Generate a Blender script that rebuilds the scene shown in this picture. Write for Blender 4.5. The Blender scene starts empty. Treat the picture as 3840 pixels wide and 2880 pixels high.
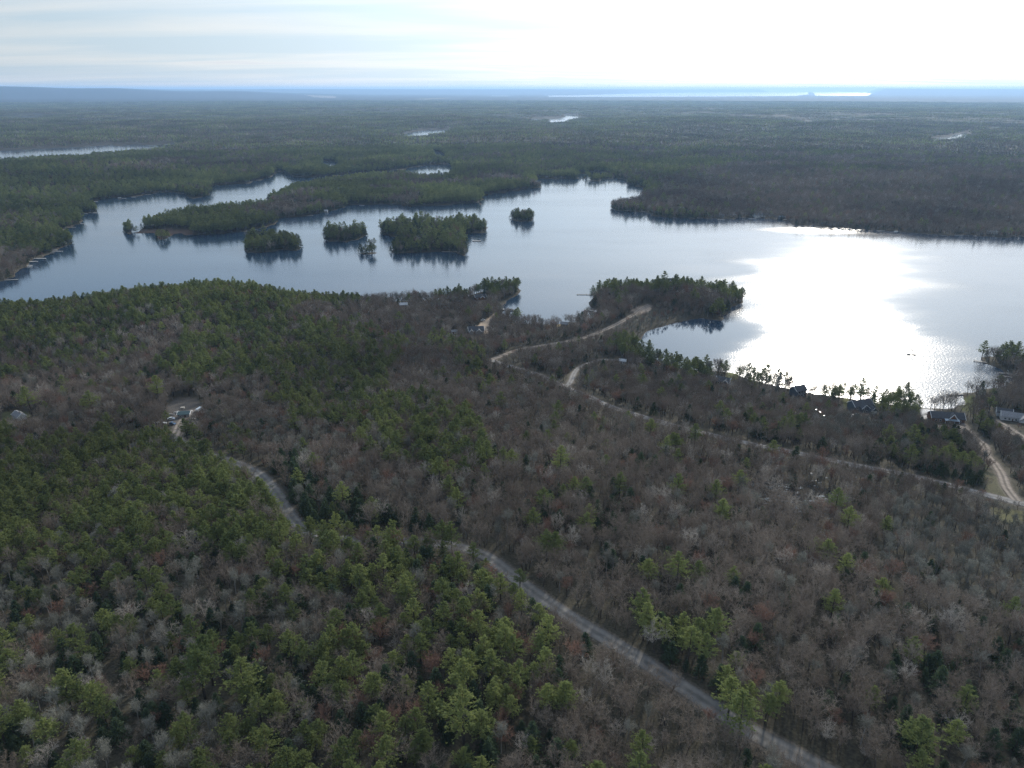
import bpy, math, random
import numpy as np
from mathutils import Vector
R = math.radians
sc = bpy.context.scene
col = sc.collection
rng = np.random.default_rng(7)

# ------------------------------------------------------------------ camera
CAM_Z = 215.0
F = 2756.0                       # focal length in photo pixels (photo is 3840 wide)
PITCH = math.atan((1440 - 335) / F)
cd = bpy.data.cameras.new('camera')
cam = bpy.data.objects.new('camera', cd)
col.objects.link(cam)
cam.location = (0, 0, CAM_Z)
cam.rotation_euler = (math.pi / 2 - PITCH, 0, 0)
cd.sensor_width = 36
cd.lens = 36 * F / 3840
cd.clip_start = 1
cd.clip_end = 200000
sc.camera = cam

# ------------------------------------------------------------------ sky, sun, exposure
SUN_EL, SUN_AZ = 22.0, 24.3
w = bpy.data.worlds.new('World')
sc.world = w
w.use_nodes = True
nt = w.node_tree
nt.nodes.clear()
N = nt.nodes.new
L = nt.links.new
out = N('ShaderNodeOutputWorld')
bg = N('ShaderNodeBackground')
sky = N('ShaderNodeTexSky')
sky.sky_type = 'NISHITA'
sky.sun_disc = False
sky.sun_elevation = R(SUN_EL)
sky.sun_rotation = R(SUN_AZ)
sky.air_density = 1.0
sky.dust_density = 0.5
sky.ozone_density = 2.0
# thin cloud sheet: noise on the plane where the view ray meets the cloud level
geo = N('ShaderNodeTexCoord')
sep = N('ShaderNodeSeparateXYZ')
L(geo.outputs['Generated'], sep.inputs[0])
mz = N('ShaderNodeMath'); mz.operation = 'MAXIMUM'; mz.inputs[1].default_value = 0.0
L(sep.outputs[2], mz.inputs[0])
az_ = N('ShaderNodeMath'); az_.operation = 'ADD'; az_.inputs[1].default_value = 0.045
L(mz.outputs[0], az_.inputs[0])
dx = N('ShaderNodeMath'); dx.operation = 'DIVIDE'
dy = N('ShaderNodeMath'); dy.operation = 'DIVIDE'
L(sep.outputs[0], dx.inputs[0]); L(az_.outputs[0], dx.inputs[1])
L(sep.outputs[1], dy.inputs[0]); L(az_.outputs[0], dy.inputs[1])
cmb = N('ShaderNodeCombineXYZ')
L(dx.outputs[0], cmb.inputs[0]); L(dy.outputs[0], cmb.inputs[1])
mp = N('ShaderNodeMapping'); mp.inputs['Scale'].default_value = (0.17, 0.52, 1); mp.inputs['Rotation'].default_value = (0, 0, R(9))
mp.inputs['Location'].default_value = (1.3, 0.4, 0)
L(cmb.outputs[0], mp.inputs[0])
cn = N('ShaderNodeTexNoise'); cn.inputs['Scale'].default_value = 1.0; cn.inputs['Detail'].default_value = 7; cn.inputs['Roughness'].default_value = 0.55
cn.inputs['Distortion'].default_value = 0.5
L(mp.outputs[0], cn.inputs['Vector'])
cr = N('ShaderNodeMapRange'); cr.inputs['From Min'].default_value = 0.40; cr.inputs['From Max'].default_value = 0.66
L(cn.outputs[0], cr.inputs[0])
# veil near the sun: forward scattering of the thin cloud
sdv = (math.sin(R(SUN_AZ)) * math.cos(R(SUN_EL)), math.cos(R(SUN_AZ)) * math.cos(R(SUN_EL)), math.sin(R(SUN_EL)))
dot = N('ShaderNodeVectorMath'); dot.operation = 'DOT_PRODUCT'; dot.inputs[1].default_value = sdv
nrm = N('ShaderNodeVectorMath'); nrm.operation = 'NORMALIZE'
L(geo.outputs['Generated'], nrm.inputs[0]); L(nrm.outputs[0], dot.inputs[0])
dmax = N('ShaderNodeMath'); dmax.operation = 'MAXIMUM'; dmax.inputs[1].default_value = 0
L(dot.outputs['Value'], dmax.inputs[0])
p1 = N('ShaderNodeMath'); p1.operation = 'POWER'; p1.inputs[1].default_value = 4
L(dmax.outputs[0], p1.inputs[0])
p2 = N('ShaderNodeMath'); p2.operation = 'POWER'; p2.inputs[1].default_value = 60
L(dmax.outputs[0], p2.inputs[0])
vs = N('ShaderNodeMath'); vs.operation = 'MULTIPLY_ADD'; vs.inputs[1].default_value = 7.6; vs.inputs[2].default_value = 2.3
gl = N('ShaderNodeMapRange'); gl.inputs[1].default_value = 0.07; gl.inputs[2].default_value = 0.20; gl.inputs[3].default_value = 0.42; gl.inputs[4].default_value = 1.0
L(mz.outputs[0], gl.inputs[0])
gm1 = N('ShaderNodeMath'); gm1.operation = 'MULTIPLY'
L(p1.outputs[0], gm1.inputs[0]); L(gl.outputs[0], gm1.inputs[1])
L(gm1.outputs[0], vs.inputs[0])
vs2 = N('ShaderNodeMath'); vs2.operation = 'MULTIPLY_ADD'; vs2.inputs[1].default_value = 3.0
L(p2.outputs[0], vs2.inputs[0]); L(vs.outputs[0], vs2.inputs[2])
cc = N('ShaderNodeVectorMath'); cc.operation = 'SCALE'; cc.inputs[0].default_value = (0.90, 0.99, 1.06)
L(vs2.outputs[0], cc.inputs['Scale'])
ctint = N('ShaderNodeMix'); ctint.data_type = 'RGBA'; ctint.inputs[6].default_value = (0.80, 0.97, 1.12, 1); ctint.inputs[7].default_value = (1.14, 1.16, 1.18, 1)
L(cr.outputs[0], ctint.inputs[0]); L(ctint.outputs[2], cc.inputs[0])
fm = N('ShaderNodeMath'); fm.operation = 'MULTIPLY_ADD'; fm.inputs[1].default_value = 0.75; fm.inputs[2].default_value = 0.12
L(cr.outputs[0], fm.inputs[0])
pv = N('ShaderNodeMath'); pv.operation = 'MULTIPLY_ADD'; pv.inputs[1].default_value = 0.6
pv.use_clamp = True
L(p1.outputs[0], pv.inputs[0]); L(fm.outputs[0], pv.inputs[2])
mixc = N('ShaderNodeMix'); mixc.data_type = 'RGBA'
hz1 = N('ShaderNodeMapRange'); hz1.inputs[1].default_value = 0.34; hz1.inputs[2].default_value = 0.13; hz1.inputs[3].default_value = 0.0; hz1.inputs[4].default_value = 0.93
L(mz.outputs[0], hz1.inputs[0])
hz2 = N('ShaderNodeMath'); hz2.operation = 'MAXIMUM'
L(pv.outputs[0], hz2.inputs[0]); L(hz1.outputs[0], hz2.inputs[1])
L(hz2.outputs[0], mixc.inputs[0]); L(sky.outputs[0], mixc.inputs[6]); L(cc.outputs[0], mixc.inputs[7])
L(mixc.outputs[2], bg.inputs[0])
bg.inputs[1].default_value = 0.145
L(bg.outputs[0], out.inputs[0])

sl = bpy.data.lights.new('sun', 'SUN')
sl.energy = 2.4
sl.angle = R(2.0)
sl.color = (1.0, 0.93, 0.82)
sun = bpy.data.objects.new('sun', sl)
col.objects.link(sun)
sun.rotation_euler = (-Vector(sdv)).to_track_quat('-Z', 'Y').to_euler()
sun.location = (500, 900, 400)

sc.view_settings.view_transform = 'Standard'
sc.view_settings.look = 'None'
sc.view_settings.gamma = 1
sc.view_settings.exposure = 0.76
cy = sc.cycles
cy.max_bounces = 5; cy.diffuse_bounces = 2; cy.glossy_bounces = 2; cy.transmission_bounces = 2
cy.volume_bounces = 0; cy.transparent_max_bounces = 4
cy.sample_clamp_indirect = 4
cy.sample_clamp_direct = 0
cy.use_denoising = True; cy.denoiser = 'OPENIMAGEDENOISE'; cy.denoising_input_passes = 'RGB_ALBEDO_NORMAL'; cy.denoising_prefilter = 'NONE'
cy.use_adaptive_sampling = False

# ------------------------------------------------------------------ maths helpers
cp, sp = math.cos(PITCH), math.sin(PITCH)

def ray(u, v):
    a = (u - 1920) / F
    b = (1440 - v) / F
    return a, cp + b * sp, b * cp - sp

def at(u, v, z=0.0):
    """ground point seen at photo pixel (u, v) on the level z"""
    x, y, dz = ray(u, v)
    t = (CAM_Z - z) / max(-dz, 1e-4)
    return x * t, y * t

def proj(x, y, z):
    """photo pixel of a world point (arrays)"""
    zz = z - CAM_Z
    d = y * cp - zz * sp
    up = y * sp + zz * cp
    return 1920 + F * x / d, 1440 - F * up / d, d

def poly(pts, z=0.0):
    return np.array([at(u, v, z) for u, v in pts])

_perm = np.random.default_rng(3).random((256, 256))
def vnoise(x, y, s, seed=0):
    X = x / s + seed * 17.31; Y = y / s + seed * 9.17
    xi = np.floor(X).astype(int); yi = np.floor(Y).astype(int)
    fx = X - xi; fy = Y - yi
    fx = fx * fx * (3 - 2 * fx); fy = fy * fy * (3 - 2 * fy)
    a = _perm[xi & 255, yi & 255]; b = _perm[(xi + 1) & 255, yi & 255]
    c = _perm[xi & 255, (yi + 1) & 255]; d = _perm[(xi + 1) & 255, (yi + 1) & 255]
    return (a * (1 - fx) + b * fx) * (1 - fy) + (c * (1 - fx) + d * fx) * fy
def fbm(x, y, s, o=3, seed=0):
    t = 0; a = 1; n = 0
    for k in range(o):
        t = t + a * vnoise(x, y, s / 2 ** k, seed + k); n += a; a *= 0.5
    return t / n
def sstep(a, b, x):
    t = np.clip((x - a) / (b - a), 0, 1)
    return t * t * (3 - 2 * t)

def inside(x, y, P):
    r = np.zeros(x.shape, bool)
    j = len(P) - 1
    for i in range(len(P)):
        xi, yi = P[i]; xj, yj = P[j]
        if yi != yj:
            c = ((yi > y) != (yj > y)) & (x < (xj - xi) * (y - yi) / (yj - yi) + xi)
            r ^= c
        j = i
    return r
def segdist(x, y, P, closed=True):
    d = np.full(x.shape, 1e12)
    n = len(P)
    for i in range(n if closed else n - 1):
        ax, ay = P[i]; bx, by = P[(i + 1) % n]
        ex, ey = bx - ax, by - ay
        l2 = ex * ex + ey * ey + 1e-9
        t = np.clip(((x - ax) * ex + (y - ay) * ey) / l2, 0, 1)
        q = (x - ax - t * ex) ** 2 + (y - ay - t * ey) ** 2
        np.minimum(d, q, out=d)
    return np.sqrt(d)

# ------------------------------------------------------------------ the lakes (shorelines on the water level)
LAKE = poly([(-700,1110),(-300,1085),(0,1054),(48,1045),(90,1015),(97,996),(120,979),(145,967),(199,943),(241,925),(268,913),
 (259,901),(212,882),(229,862),(295,847),(313,828),(292,815),(319,798),(356,800),(360,786),(335,772),(328,762),(374,747),
 (416,745),(500,738),(542,729),(603,723),(663,723),(711,732),(716,745),(783,737),(795,714),(790,705),(808,696),(868,693),
 (928,687),(988,672),(1025,660),(1038,642),(1049,640),(1085,660),(1121,666),(1181,668),(1300,655),(1450,641),(1540,630),
 (1600,618),(1665,617),(1700,628),(1695,668),(1610,672),(1500,665),(1300,680),(1180,694),(1100,718),(1020,750),(990,786),(892,790),
 (771,804),(651,822),(545,846),(538,856),(518,866),(500,868),(486,861),(469,866),(466,872),(480,878),(500,873),(567,876),
 (578,892),(590,901),(622,903),(633,892),(640,884),(675,880),(723,883),(844,880),(904,871),(960,858),(1025,847),(1034,829),
 (1026,820),(1085,817),(1145,810),(1242,795),(1278,783),(1302,768),(1429,765),(1501,768),(1538,778),(1622,769),(1712,765),
 (1803,765),(1812,732),(1833,729),(1923,717),(2014,705),(2026,696),(2000,684),(2008,669),(2074,672),(2158,672),(2169,654),
 (2188,649),(2225,646),(2285,651),(2309,666),(2345,675),(2357,693),(2405,699),(2420,714),(2417,738),(2395,752),(2350,762),
 (2300,768),(2289,781),(2322,792),(2413,797),(2503,817),(2612,821),(2720,822),(2829,817),(2937,826),(2973,842),(3051,846),
 (3181,859),(3376,868),(3572,885),(3702,888),(3840,891),(4700,930),(4700,1420),(4000,1348),(3840,1337),(3764,1331),
 (3700,1335),(3672,1338),(3669,1350),(3686,1361),(3720,1371),(3752,1386),(3764,1393),(3790,1408),(3800,1425),(3770,1448),
 (3700,1468),(3640,1474),(3600,1476),(3620,1500),(3590,1528),(3468,1533),(3400,1524),(3214,1500),(3155,1490),(3051,1478),
 (2960,1461),(2895,1442),(2817,1425),(2765,1400),(2720,1392),(2640,1388),(2560,1380),(2480,1358),(2425,1330),(2396,1290),
 (2396,1262),(2420,1249),(2460,1232),(2547,1208),(2634,1195),(2700,1202),(2722,1194),(2726,1172),(2735,1156),(2779,1142),
 (2796,1126),(2780,1108),(2700,1092),(2560,1080),(2440,1086),(2356,1083),(2301,1086),(2228,1094),(2214,1120),(2208,1142),
 (2237,1169),(2213,1190),(2164,1204),(2104,1215),(2014,1217),(1953,1210),(1917,1200),(1893,1178),(1872,1156),(1887,1142),
 (1923,1115),(1950,1092),(1940,1078),(1850,1088),(1790,1100),(1700,1118),(1640,1127),(1560,1126),(1430,1132),(1266,1140),
 (1085,1142),(940,1120),(844,1130),(753,1146),(506,1162),(337,1178),(259,1190),(150,1172),(0,1165),(-300,1180),(-700,1230)])
ISL = dict(
 round_island=[(912,926),(917,938),(931,948),(980,948),(1045,938),(1122,938),(1130,924),(1116,906),(1060,897),(990,897),(930,908)],
 long_island=[(1219,890),(1222,901),(1235,909),(1296,907),(1340,897),(1372,887),(1366,873),(1300,869),(1232,873)],
 pine_islet=[(1350,946),(1358,953),(1376,957),(1409,952),(1404,944),(1375,941)],
 main_island=[(1430,872),(1438,884),(1492,888),(1503,904),(1488,924),(1460,940),(1462,946),(1489,951),(1557,949),(1652,941),(1712,947),
   (1728,956),(1760,963),(1757,955),(1748,945),(1756,934),(1748,915),(1738,884),(1757,877),(1825,871),(1836,853),(1790,840),(1700,846),(1600,842),(1500,841),(1437,852)],
 small_island=[(1920,816),(1928,827),(1955,832),(1988,830),(1995,818),(1985,807),(1935,806)],
 far_island=[(2213,672),(2240,680),(2300,670),(2292,660),(2222,660)],
 tiny_islet=[(2181,666),(2187,669),(2193,666),(2187,663)],
 rock_islet=[(3394,1328),(3408,1331),(3420,1334),(3438,1333),(3425,1328),(3408,1325)],
 mooring_rock=[(713,783),(720,786),(727,783),(720,780)],
)
ISL = {k: poly(v) for k, v in ISL.items()}
PONDS = [
 [(-500,565),(0,566),(181,557),(301,551),(398,545),(416,541),(434,549),(482,543),(560,545),(660,538),(668,548),(542,572),(422,582),(325,598),(181,600),(0,618),(-500,650)],
 [(1508,504),(1560,493),(1600,488),(1676,485),(1690,494),(1620,512),(1530,522)],
 [(1990,446),(2034,446),(2036,458),(1992,460)],
 [(2055,449),(2120,440),(2122,430),(2150,430),(2170,440),(2112,464),(2060,468)],
 [(1622,568),(1652,572),(1672,592),(1664,608),(1630,594)],
 [(1208,604),(1250,606),(1276,632),(1246,648),(1212,632)],
 [(3496,517),(3560,513),(3600,501),(3624,496),(3628,510),(3590,526),(3540,536),(3500,532)],
 [(3016,459),(3044,459),(3044,470),(3016,469)],
 [(3704,483),(3742,482),(3742,491),(3704,492)],
 [(3758,520),(3784,519),(3782,527),(3758,528)],
 [(3186,445),(3206,444),(3206,450),(3186,451)],
 [(94,446),(124,446),(124,454),(94,454)],
 [(1014,523),(1030,523),(1030,531),(1014,531)],
 [(1840,359),(1905,359),(1905,362.5),(1840,363)],
 [(2055,358),(2158,357),(2330,352),(2500,347.5),(2700,346),(2880,346),(2890,343.3),(3028,343.3),(3034,354),(2960,361),(2700,363),(2400,364.5),(2200,364.5),(2060,364.5)],
 [(3046,345),(3100,344.5),(3250,345.5),(3272,350),(3250,360),(3060,360)],
 [(3420,340.2),(3600,340.5),(3840,340.2),(4300,340),(4300,349),(3840,349.5),(3600,349.5),(3430,344)],
]
PONDS = [poly(p) for p in PONDS]

def shore(x, y):
    """signed distance to the nearest shoreline, positive on land"""
    r = np.hypot(x, y)
    k = np.clip(r / 700, .35, 3)
    wx = x + k * (9 * (fbm(x, y, 34, 3, 11) - .5) + 5 * (vnoise(x, y, 9, 12) - .5))
    wy = y + k * (9 * (fbm(x, y, 34, 3, 21) - .5) + 5 * (vnoise(x, y, 9, 22) - .5))
    near = r < 4800
    d = np.full(x.shape, 4000.0)
    a, b = wx[near], wy[near]
    dd = segdist(a, b, LAKE)
    s = np.where(inside(a, b, LAKE), -dd, dd)
    d[near] = s
    for P in ISL.values():
        x0, y0 = P.min(0) - 120; x1, y1 = P.max(0) + 120
        m = (wx > x0) & (wx < x1) & (wy > y0) & (wy < y1)
        if m.any():
            q = segdist(wx[m], wy[m], P)
            q = np.where(inside(wx[m], wy[m], P), q, -q)
            d[m] = np.where(q > -60, np.maximum(d[m], q), d[m])
    for P in PONDS:
        mg = 150 + 0.05 * np.abs(P).max()
        x0, y0 = P.min(0) - mg; x1, y1 = P.max(0) + mg
        m = (x > x0) & (x < x1) & (y > y0) & (y < y1)
        if m.any():
            q = segdist(x[m], y[m], P)
            q = np.where(inside(x[m], y[m], P), -q, q)
            d[m] = np.minimum(d[m], q)
    return d

# low hills: photo position of the foot, height, radius (m)
BUMPS = [((900,1215), 14, 80), ((330,1260), 12, 95), ((560,1230), 7, 80), ((700,1900), 7, 70), ((250,1950), 8, 80), ((2480,1110), 3, 40), ((1500,640), 8, 160), ((700,800), 5, 60), ((1150,740), 6, 110)]
BUMPS = [(at(*p), h, r) for p, h, r in BUMPS if p[1] < 1500]
def height(x, y, d=None):
    if d is None: d = shore(x, y)
    r = np.hypot(x, y)
    h = 1.3 * sstep(-1, 6, d) + sstep(5, 110, d) * (2.2 + 6.5 * (fbm(x, y, 230, 3, 31) - .4))
    for (bx, by), bh, br in BUMPS:
        h = h + sstep(0, 50, d) * bh * np.exp(-((x - bx) ** 2 + (y - by) ** 2) / (2 * br * br))
    h = h + sstep(900, 2500, r) * sstep(11000, 8000, r) * sstep(20, 500, d) * 24 * sstep(.3, .8, fbm(x, y, 900, 3, 41))
    h = h + sstep(13000, 15000, r) * 12 * sstep(0, 300, d)
    h = h + 44 * sstep(720, 170, r) * sstep(0, 190, d)
    azm = np.arctan2(x, y)
    fh = 195 + 60 * (fbm(azm * 40000, r * .3, 5000, 3, 51) - .3) + 40 * np.exp(-((azm - .40) / .10) ** 2)
    mid = 70 * sstep(.1, -.45, azm) * sstep(13000, 24000, r) * fbm(x, y, 5000, 3, 61)
    mid = mid + sstep(19000, 24000, r) * (50 + 190 * sstep(-.30, -.62, azm) + 40 * np.exp(-((azm + .46) / .035) ** 2) + 40 * np.exp(-((azm + .34) / .05) ** 2)) * sstep(-.16, -.34, azm)
    mid = mid * sstep(36000, 30000, r)
    h = h + mid * sstep(0, 400, d) + fh * sstep(33000, 46000, r) * sstep(0, 800, d)
    h = np.where(d < 0, np.maximum(-2.2, d * .5) , h)
    return h
def h1(x, y):
    return float(height(np.array([float(x)]), np.array([float(y)]))[0])
def gpt(u, v):
    """terrain point at a photo pixel"""
    z = 3.0
    for _ in range(12):
        x, y = at(u, v, z); z = .3 * z + .7 * h1(x, y)
    x, y = at(u, v, z)
    return x, y, z
def gpoly(p):
    """photo outline dropped on the terrain"""
    p = np.array(p, float); a = (p[:, 0] - 1920) / F; b = (1440 - p[:, 1]) / F
    ry = cp + b * sp; rz = np.minimum(b * cp - sp, -1e-4); z = np.full(len(p), 3.0)
    for _ in range(12):
        t = (CAM_Z - z) / -rz; z = .3 * z + .7 * height(a * t, ry * t)
    t = (CAM_Z - z) / -rz
    return np.stack([a * t, ry * t], 1)

# ------------------------------------------------------------------ materials
def mat(name, base=(.5, .5, .5), rough=.8, spec=.3, metal=0):
    m = bpy.data.materials.new(name); m.use_nodes = True
    b = m.node_tree.nodes['Principled BSDF']
    b.inputs['Base Color'].default_value = (*base, 1)
    b.inputs['Roughness'].default_value = rough
    b.inputs['Specular IOR Level'].default_value = spec
    b.inputs['Metallic'].default_value = metal
    return m
def noisy(name, c1, c2, scale=2.0, rough=.85, spec=.2, detail=4):
    m = mat(name, c1, rough, spec); t = m.node_tree
    b = t.nodes['Principled BSDF']
    tc = t.nodes.new('ShaderNodeNewGeometry')
    n = t.nodes.new('ShaderNodeTexNoise'); n.inputs['Scale'].default_value = scale; n.inputs['Detail'].default_value = detail
    r = t.nodes.new('ShaderNodeMapRange'); r.inputs[1].default_value = .35; r.inputs[2].default_value = .65
    x = t.nodes.new('ShaderNodeMix'); x.data_type = 'RGBA'
    x.inputs[6].default_value = (*c1, 1); x.inputs[7].default_value = (*c2, 1)
    t.links.new(tc.outputs['Position'], n.inputs['Vector']); t.links.new(n.outputs[0], r.inputs[0])
    t.links.new(r.outputs[0], x.inputs[0]); t.links.new(x.outputs[2], b.inputs['Base Color'])
    return m
def leafy(name, c1, c2, trans=.3, patch=60.0, c3=None):
    """foliage or twigs: colour varies from tree to tree and from place to place; thin leaves let some light through"""
    m = bpy.data.materials.new(name); m.use_nodes = True
    t = m.node_tree; t.nodes.clear(); n = t.nodes.new; l = t.links.new
    o = n('ShaderNodeOutputMaterial')
    oi = n('ShaderNodeObjectInfo'); g = n('ShaderNodeNewGeometry')
    a = n('ShaderNodeTexNoise'); a.inputs['Scale'].default_value = 1 / patch; a.inputs['Detail'].default_value = 2
    l(g.outputs['Position'], a.inputs['Vector'])
    b = n('ShaderNodeTexNoise'); b.inputs['Scale'].default_value = .9; b.inputs['Detail'].default_value = 1
    l(g.outputs['Position'], b.inputs['Vector'])
    s1 = n('ShaderNodeMath'); s1.operation = 'MULTIPLY_ADD'; s1.inputs[1].default_value = .5
    l(oi.outputs['Random'], s1.inputs[0]); l(a.outputs[0], s1.inputs[2])
    s2 = n('ShaderNodeMath'); s2.operation = 'MULTIPLY_ADD'; s2.inputs[1].default_value = .45
    l(b.outputs[0], s2.inputs[0]); l(s1.outputs[0], s2.inputs[2])
    r = n('ShaderNodeMapRange'); r.inputs[1].default_value = .62; r.inputs[2].default_value = 1.32
    l(s2.outputs[0], r.inputs[0])
    x = n('ShaderNodeMix'); x.data_type = 'RGBA'; x.inputs[6].default_value = (*c1, 1); x.inputs[7].default_value = (*c2, 1)
    l(r.outputs[0], x.inputs[0])
    c = x.outputs[2]
    if c3:
        gt = n('ShaderNodeMapRange'); gt.inputs[1].default_value = .86; gt.inputs[2].default_value = .97
        l(oi.outputs['Random'], gt.inputs[0])
        x3 = n('ShaderNodeMix'); x3.data_type = 'RGBA'; x3.inputs[7].default_value = (*c3, 1)
        l(gt.outputs[0], x3.inputs[0]); l(c, x3.inputs[6]); c = x3.outputs[2]
    st = n('ShaderNodeTexNoise'); st.inputs['Scale'].default_value = 1 / 240; st.inputs['Detail'].default_value = 3
    l(g.outputs['Position'], st.inputs['Vector'])
    sr = n('ShaderNodeMapRange'); sr.inputs[1].default_value = .32; sr.inputs[2].default_value = .68; sr.inputs[3].default_value = .62; sr.inputs[4].default_value = 1.35
    l(st.outputs[0], sr.inputs[0])
    sv = n('ShaderNodeVectorMath'); sv.operation = 'SCALE'; l(c, sv.inputs[0]); l(sr.outputs[0], sv.inputs['Scale']); c = sv.outputs[0]
    d = n('ShaderNodeBsdfDiffuse'); l(c, d.inputs[0])
    if trans > 0:
        tr = n('ShaderNodeBsdfTranslucent'); l(c, tr.inputs[0])
        mx = n('ShaderNodeMixShader'); mx.inputs[0].default_value = trans
        l(d.outputs[0], mx.inputs[1]); l(tr.outputs[0], mx.inputs[2]); l(mx.outputs[0], o.inputs[0])
    else:
        l(d.outputs[0], o.inputs[0])
    return m
M = dict(
 needle=leafy('pine_needles', (.118, .150, .060), (.255, .285, .105), .38, 45),
 dark=leafy('hemlock_needles', (.045, .066, .040), (.080, .108, .058), .25, 45),
 twig=leafy('grey_twigs', (.146, .116, .090), (.250, .208, .168), .0, 70, (.35, .315, .27)),
 maple=leafy('budding_twigs', (.150, .092, .070), (.245, .150, .112), .15, 60),
 aspen=leafy('pale_twigs', (.140, .137, .114), (.250, .244, .205), .0, 60),
 bark=leafy('bark', (.050, .042, .036), (.095, .082, .072), 0, 40),
 palebark=leafy('pale_bark', (.16, .15, .14), (.28, .27, .25), 0, 40),
)

# ------------------------------------------------------------------ object helpers
def tag(o, label=None, cat=None, group=None, kind=None):
    if label: o['label'] = label
    if cat: o['category'] = cat
    if group: o['group'] = group
    if kind: o['kind'] = kind
    return o
def empty(name, loc, rz=0, label=None, cat=None, group=None):
    o = bpy.data.objects.new(name, None); o.empty_display_size = .1
    col.objects.link(o); o.location = loc; o.rotation_euler = (0, 0, rz)
    return tag(o, label, cat, group)
class MB:
    def __init__(s): s.v = []; s.f = []; s.n = 0
    def add(s, V, Fc):
        s.v.append(np.asarray(V, float)); k = s.n
        s.f.extend([tuple(i + k for i in f) for f in Fc]); s.n += len(V); return s
    def box(s, c, d, rz=0):
        x, y, z = [q / 2 for q in d]; ca, sa = math.cos(rz), math.sin(rz)
        V = [(c[0] + ca * a * x - sa * b * y, c[1] + sa * a * x + ca * b * y, c[2] + e * z) for a in (-1, 1) for b in (-1, 1) for e in (-1, 1)]
        return s.add(V, [(0, 1, 3, 2), (4, 6, 7, 5), (0, 4, 5, 1), (2, 3, 7, 6), (0, 2, 6, 4), (1, 5, 7, 3)])
    def tube(s, pts, rad, n=5):
        pts = np.asarray(pts, float); V = []; Fc = []
        for i, p in enumerate(pts):
            t = pts[min(i + 1, len(pts) - 1)] - pts[max(i - 1, 0)]; t = t / (np.linalg.norm(t) + 1e-9)
            a = np.cross(t, (0, 0, 1) if abs(t[2]) < .9 else (1, 0, 0)); a /= np.linalg.norm(a); b = np.cross(t, a)
            for k in range(n):
                q = 2 * math.pi * k / n
                V.append(p + rad[i] * (math.cos(q) * a + math.sin(q) * b))
        for i in range(len(pts) - 1):
            for k in range(n):
                Fc.append((i * n + k, i * n + (k + 1) % n, (i + 1) * n + (k + 1) % n, (i + 1) * n + k))
        Fc.append(tuple(range(n))[::-1]); Fc.append(tuple((len(pts) - 1) * n + k for k in range(n)))
        return s.add(V, Fc)
    def blade(s, a, b, wd, r):
        a = np.asarray(a, float); b = np.asarray(b, float); t = b - a
        q = np.cross(t, r.normal(size=3)); q = q / (np.linalg.norm(q) + 1e-9) * wd * .5
        return s.add([a - q, a + q, b], [(0, 1, 2)])
    def mesh(s, name, *mats):
        me = bpy.data.meshes.new(name)
        V = np.concatenate(s.v) if s.v else np.zeros((0, 3))
        me.from_pydata(V.tolist(), [], s.f)
        for m in mats: me.materials.append(m)
        return me
    def build(s, name, m, parent=None, smooth=False):
        me = s.mesh(name, m)
        if smooth: me.polygons.foreach_set('use_smooth', [True] * len(me.polygons))
        o = bpy.data.objects.new(name, me); col.objects.link(o)
        if parent: o.parent = parent
        return o

# ------------------------------------------------------------------ roads and clearings (on the ground, z about 4 m)
GZ = 4.0
ROADS = {
 'paved_road': ([(655,1640),(700,1670),(780,1703),(885,1736),(929,1757),(972,1779),(1007,1814),(1042,1857),(1073,1910),(1120,1970),(1190,2004),(1330,2022),(1500,2026),(1660,2040),
    (1802,2077),(1891,2136),(1950,2183),(2038,2248),(2127,2307),(2215,2361),(2304,2414),(2393,2467),(2481,2526),(2600,2604),(2712,2678),(2824,2748),(2992,2838),(3100,2895),(3330,3010)], 2.8, 4.0),
 'lake_road': ([(1840,1352),(1923,1377),(1983,1395),(2044,1416),(2122,1452),(2194,1482),(2285,1524),(2375,1553),(2496,1588),(2595,1614),(2791,1660),(2986,1699),(3181,1741),(3376,1777),(3572,1823),(3669,1849),(3840,1891),(4250,1990)], 3.4, 5.5),
 'dirt_road': ([(1840,1350),(1862,1342),(1899,1328),(1953,1310),(2044,1295),(2090,1287),(2164,1273),(2219,1257),(2315,1215),(2375,1180),(2405,1157),(2440,1142)], 2.4, 4.0),
 'driveway': ([(2122,1452),(2140,1431),(2158,1392),(2194,1368),(2255,1350),(2333,1352)], 1.9, 3.4),
 'gravel_track': ([(3812,1880),(3774,1829),(3754,1777),(3728,1738),(3702,1712),(3692,1673),(3663,1647),(3617,1608),(3572,1595)], 2.3, 4.2),
 'gravel_drive': ([(3722,1575),(3780,1608),(3840,1647),(4000,1750)], 3.6, 6),
 'yard_track': ([(655,1640),(675,1592),(700,1560),(730,1535)], 2.6, 5),
}
def smooth_line(P, n=8):
    P = np.array(P, float); o = []
    for i in range(len(P) - 1):
        a, b, c, d = P[max(i - 1, 0)], P[i], P[i + 1], P[min(i + 2, len(P) - 1)]
        for t in np.arange(0, 1, 1 / n):
            o.append(.5 * ((2 * b) + (c - a) * t + (2 * a - 5 * b + 4 * c - d) * t * t + (3 * b - a - 3 * c + d) * t ** 3))
    o.append(P[-1]); return np.array(o)
ROADS = {k: (smooth_line(gpoly(p)), hw, clr) for k, (p, hw, clr) in ROADS.items()}
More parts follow.
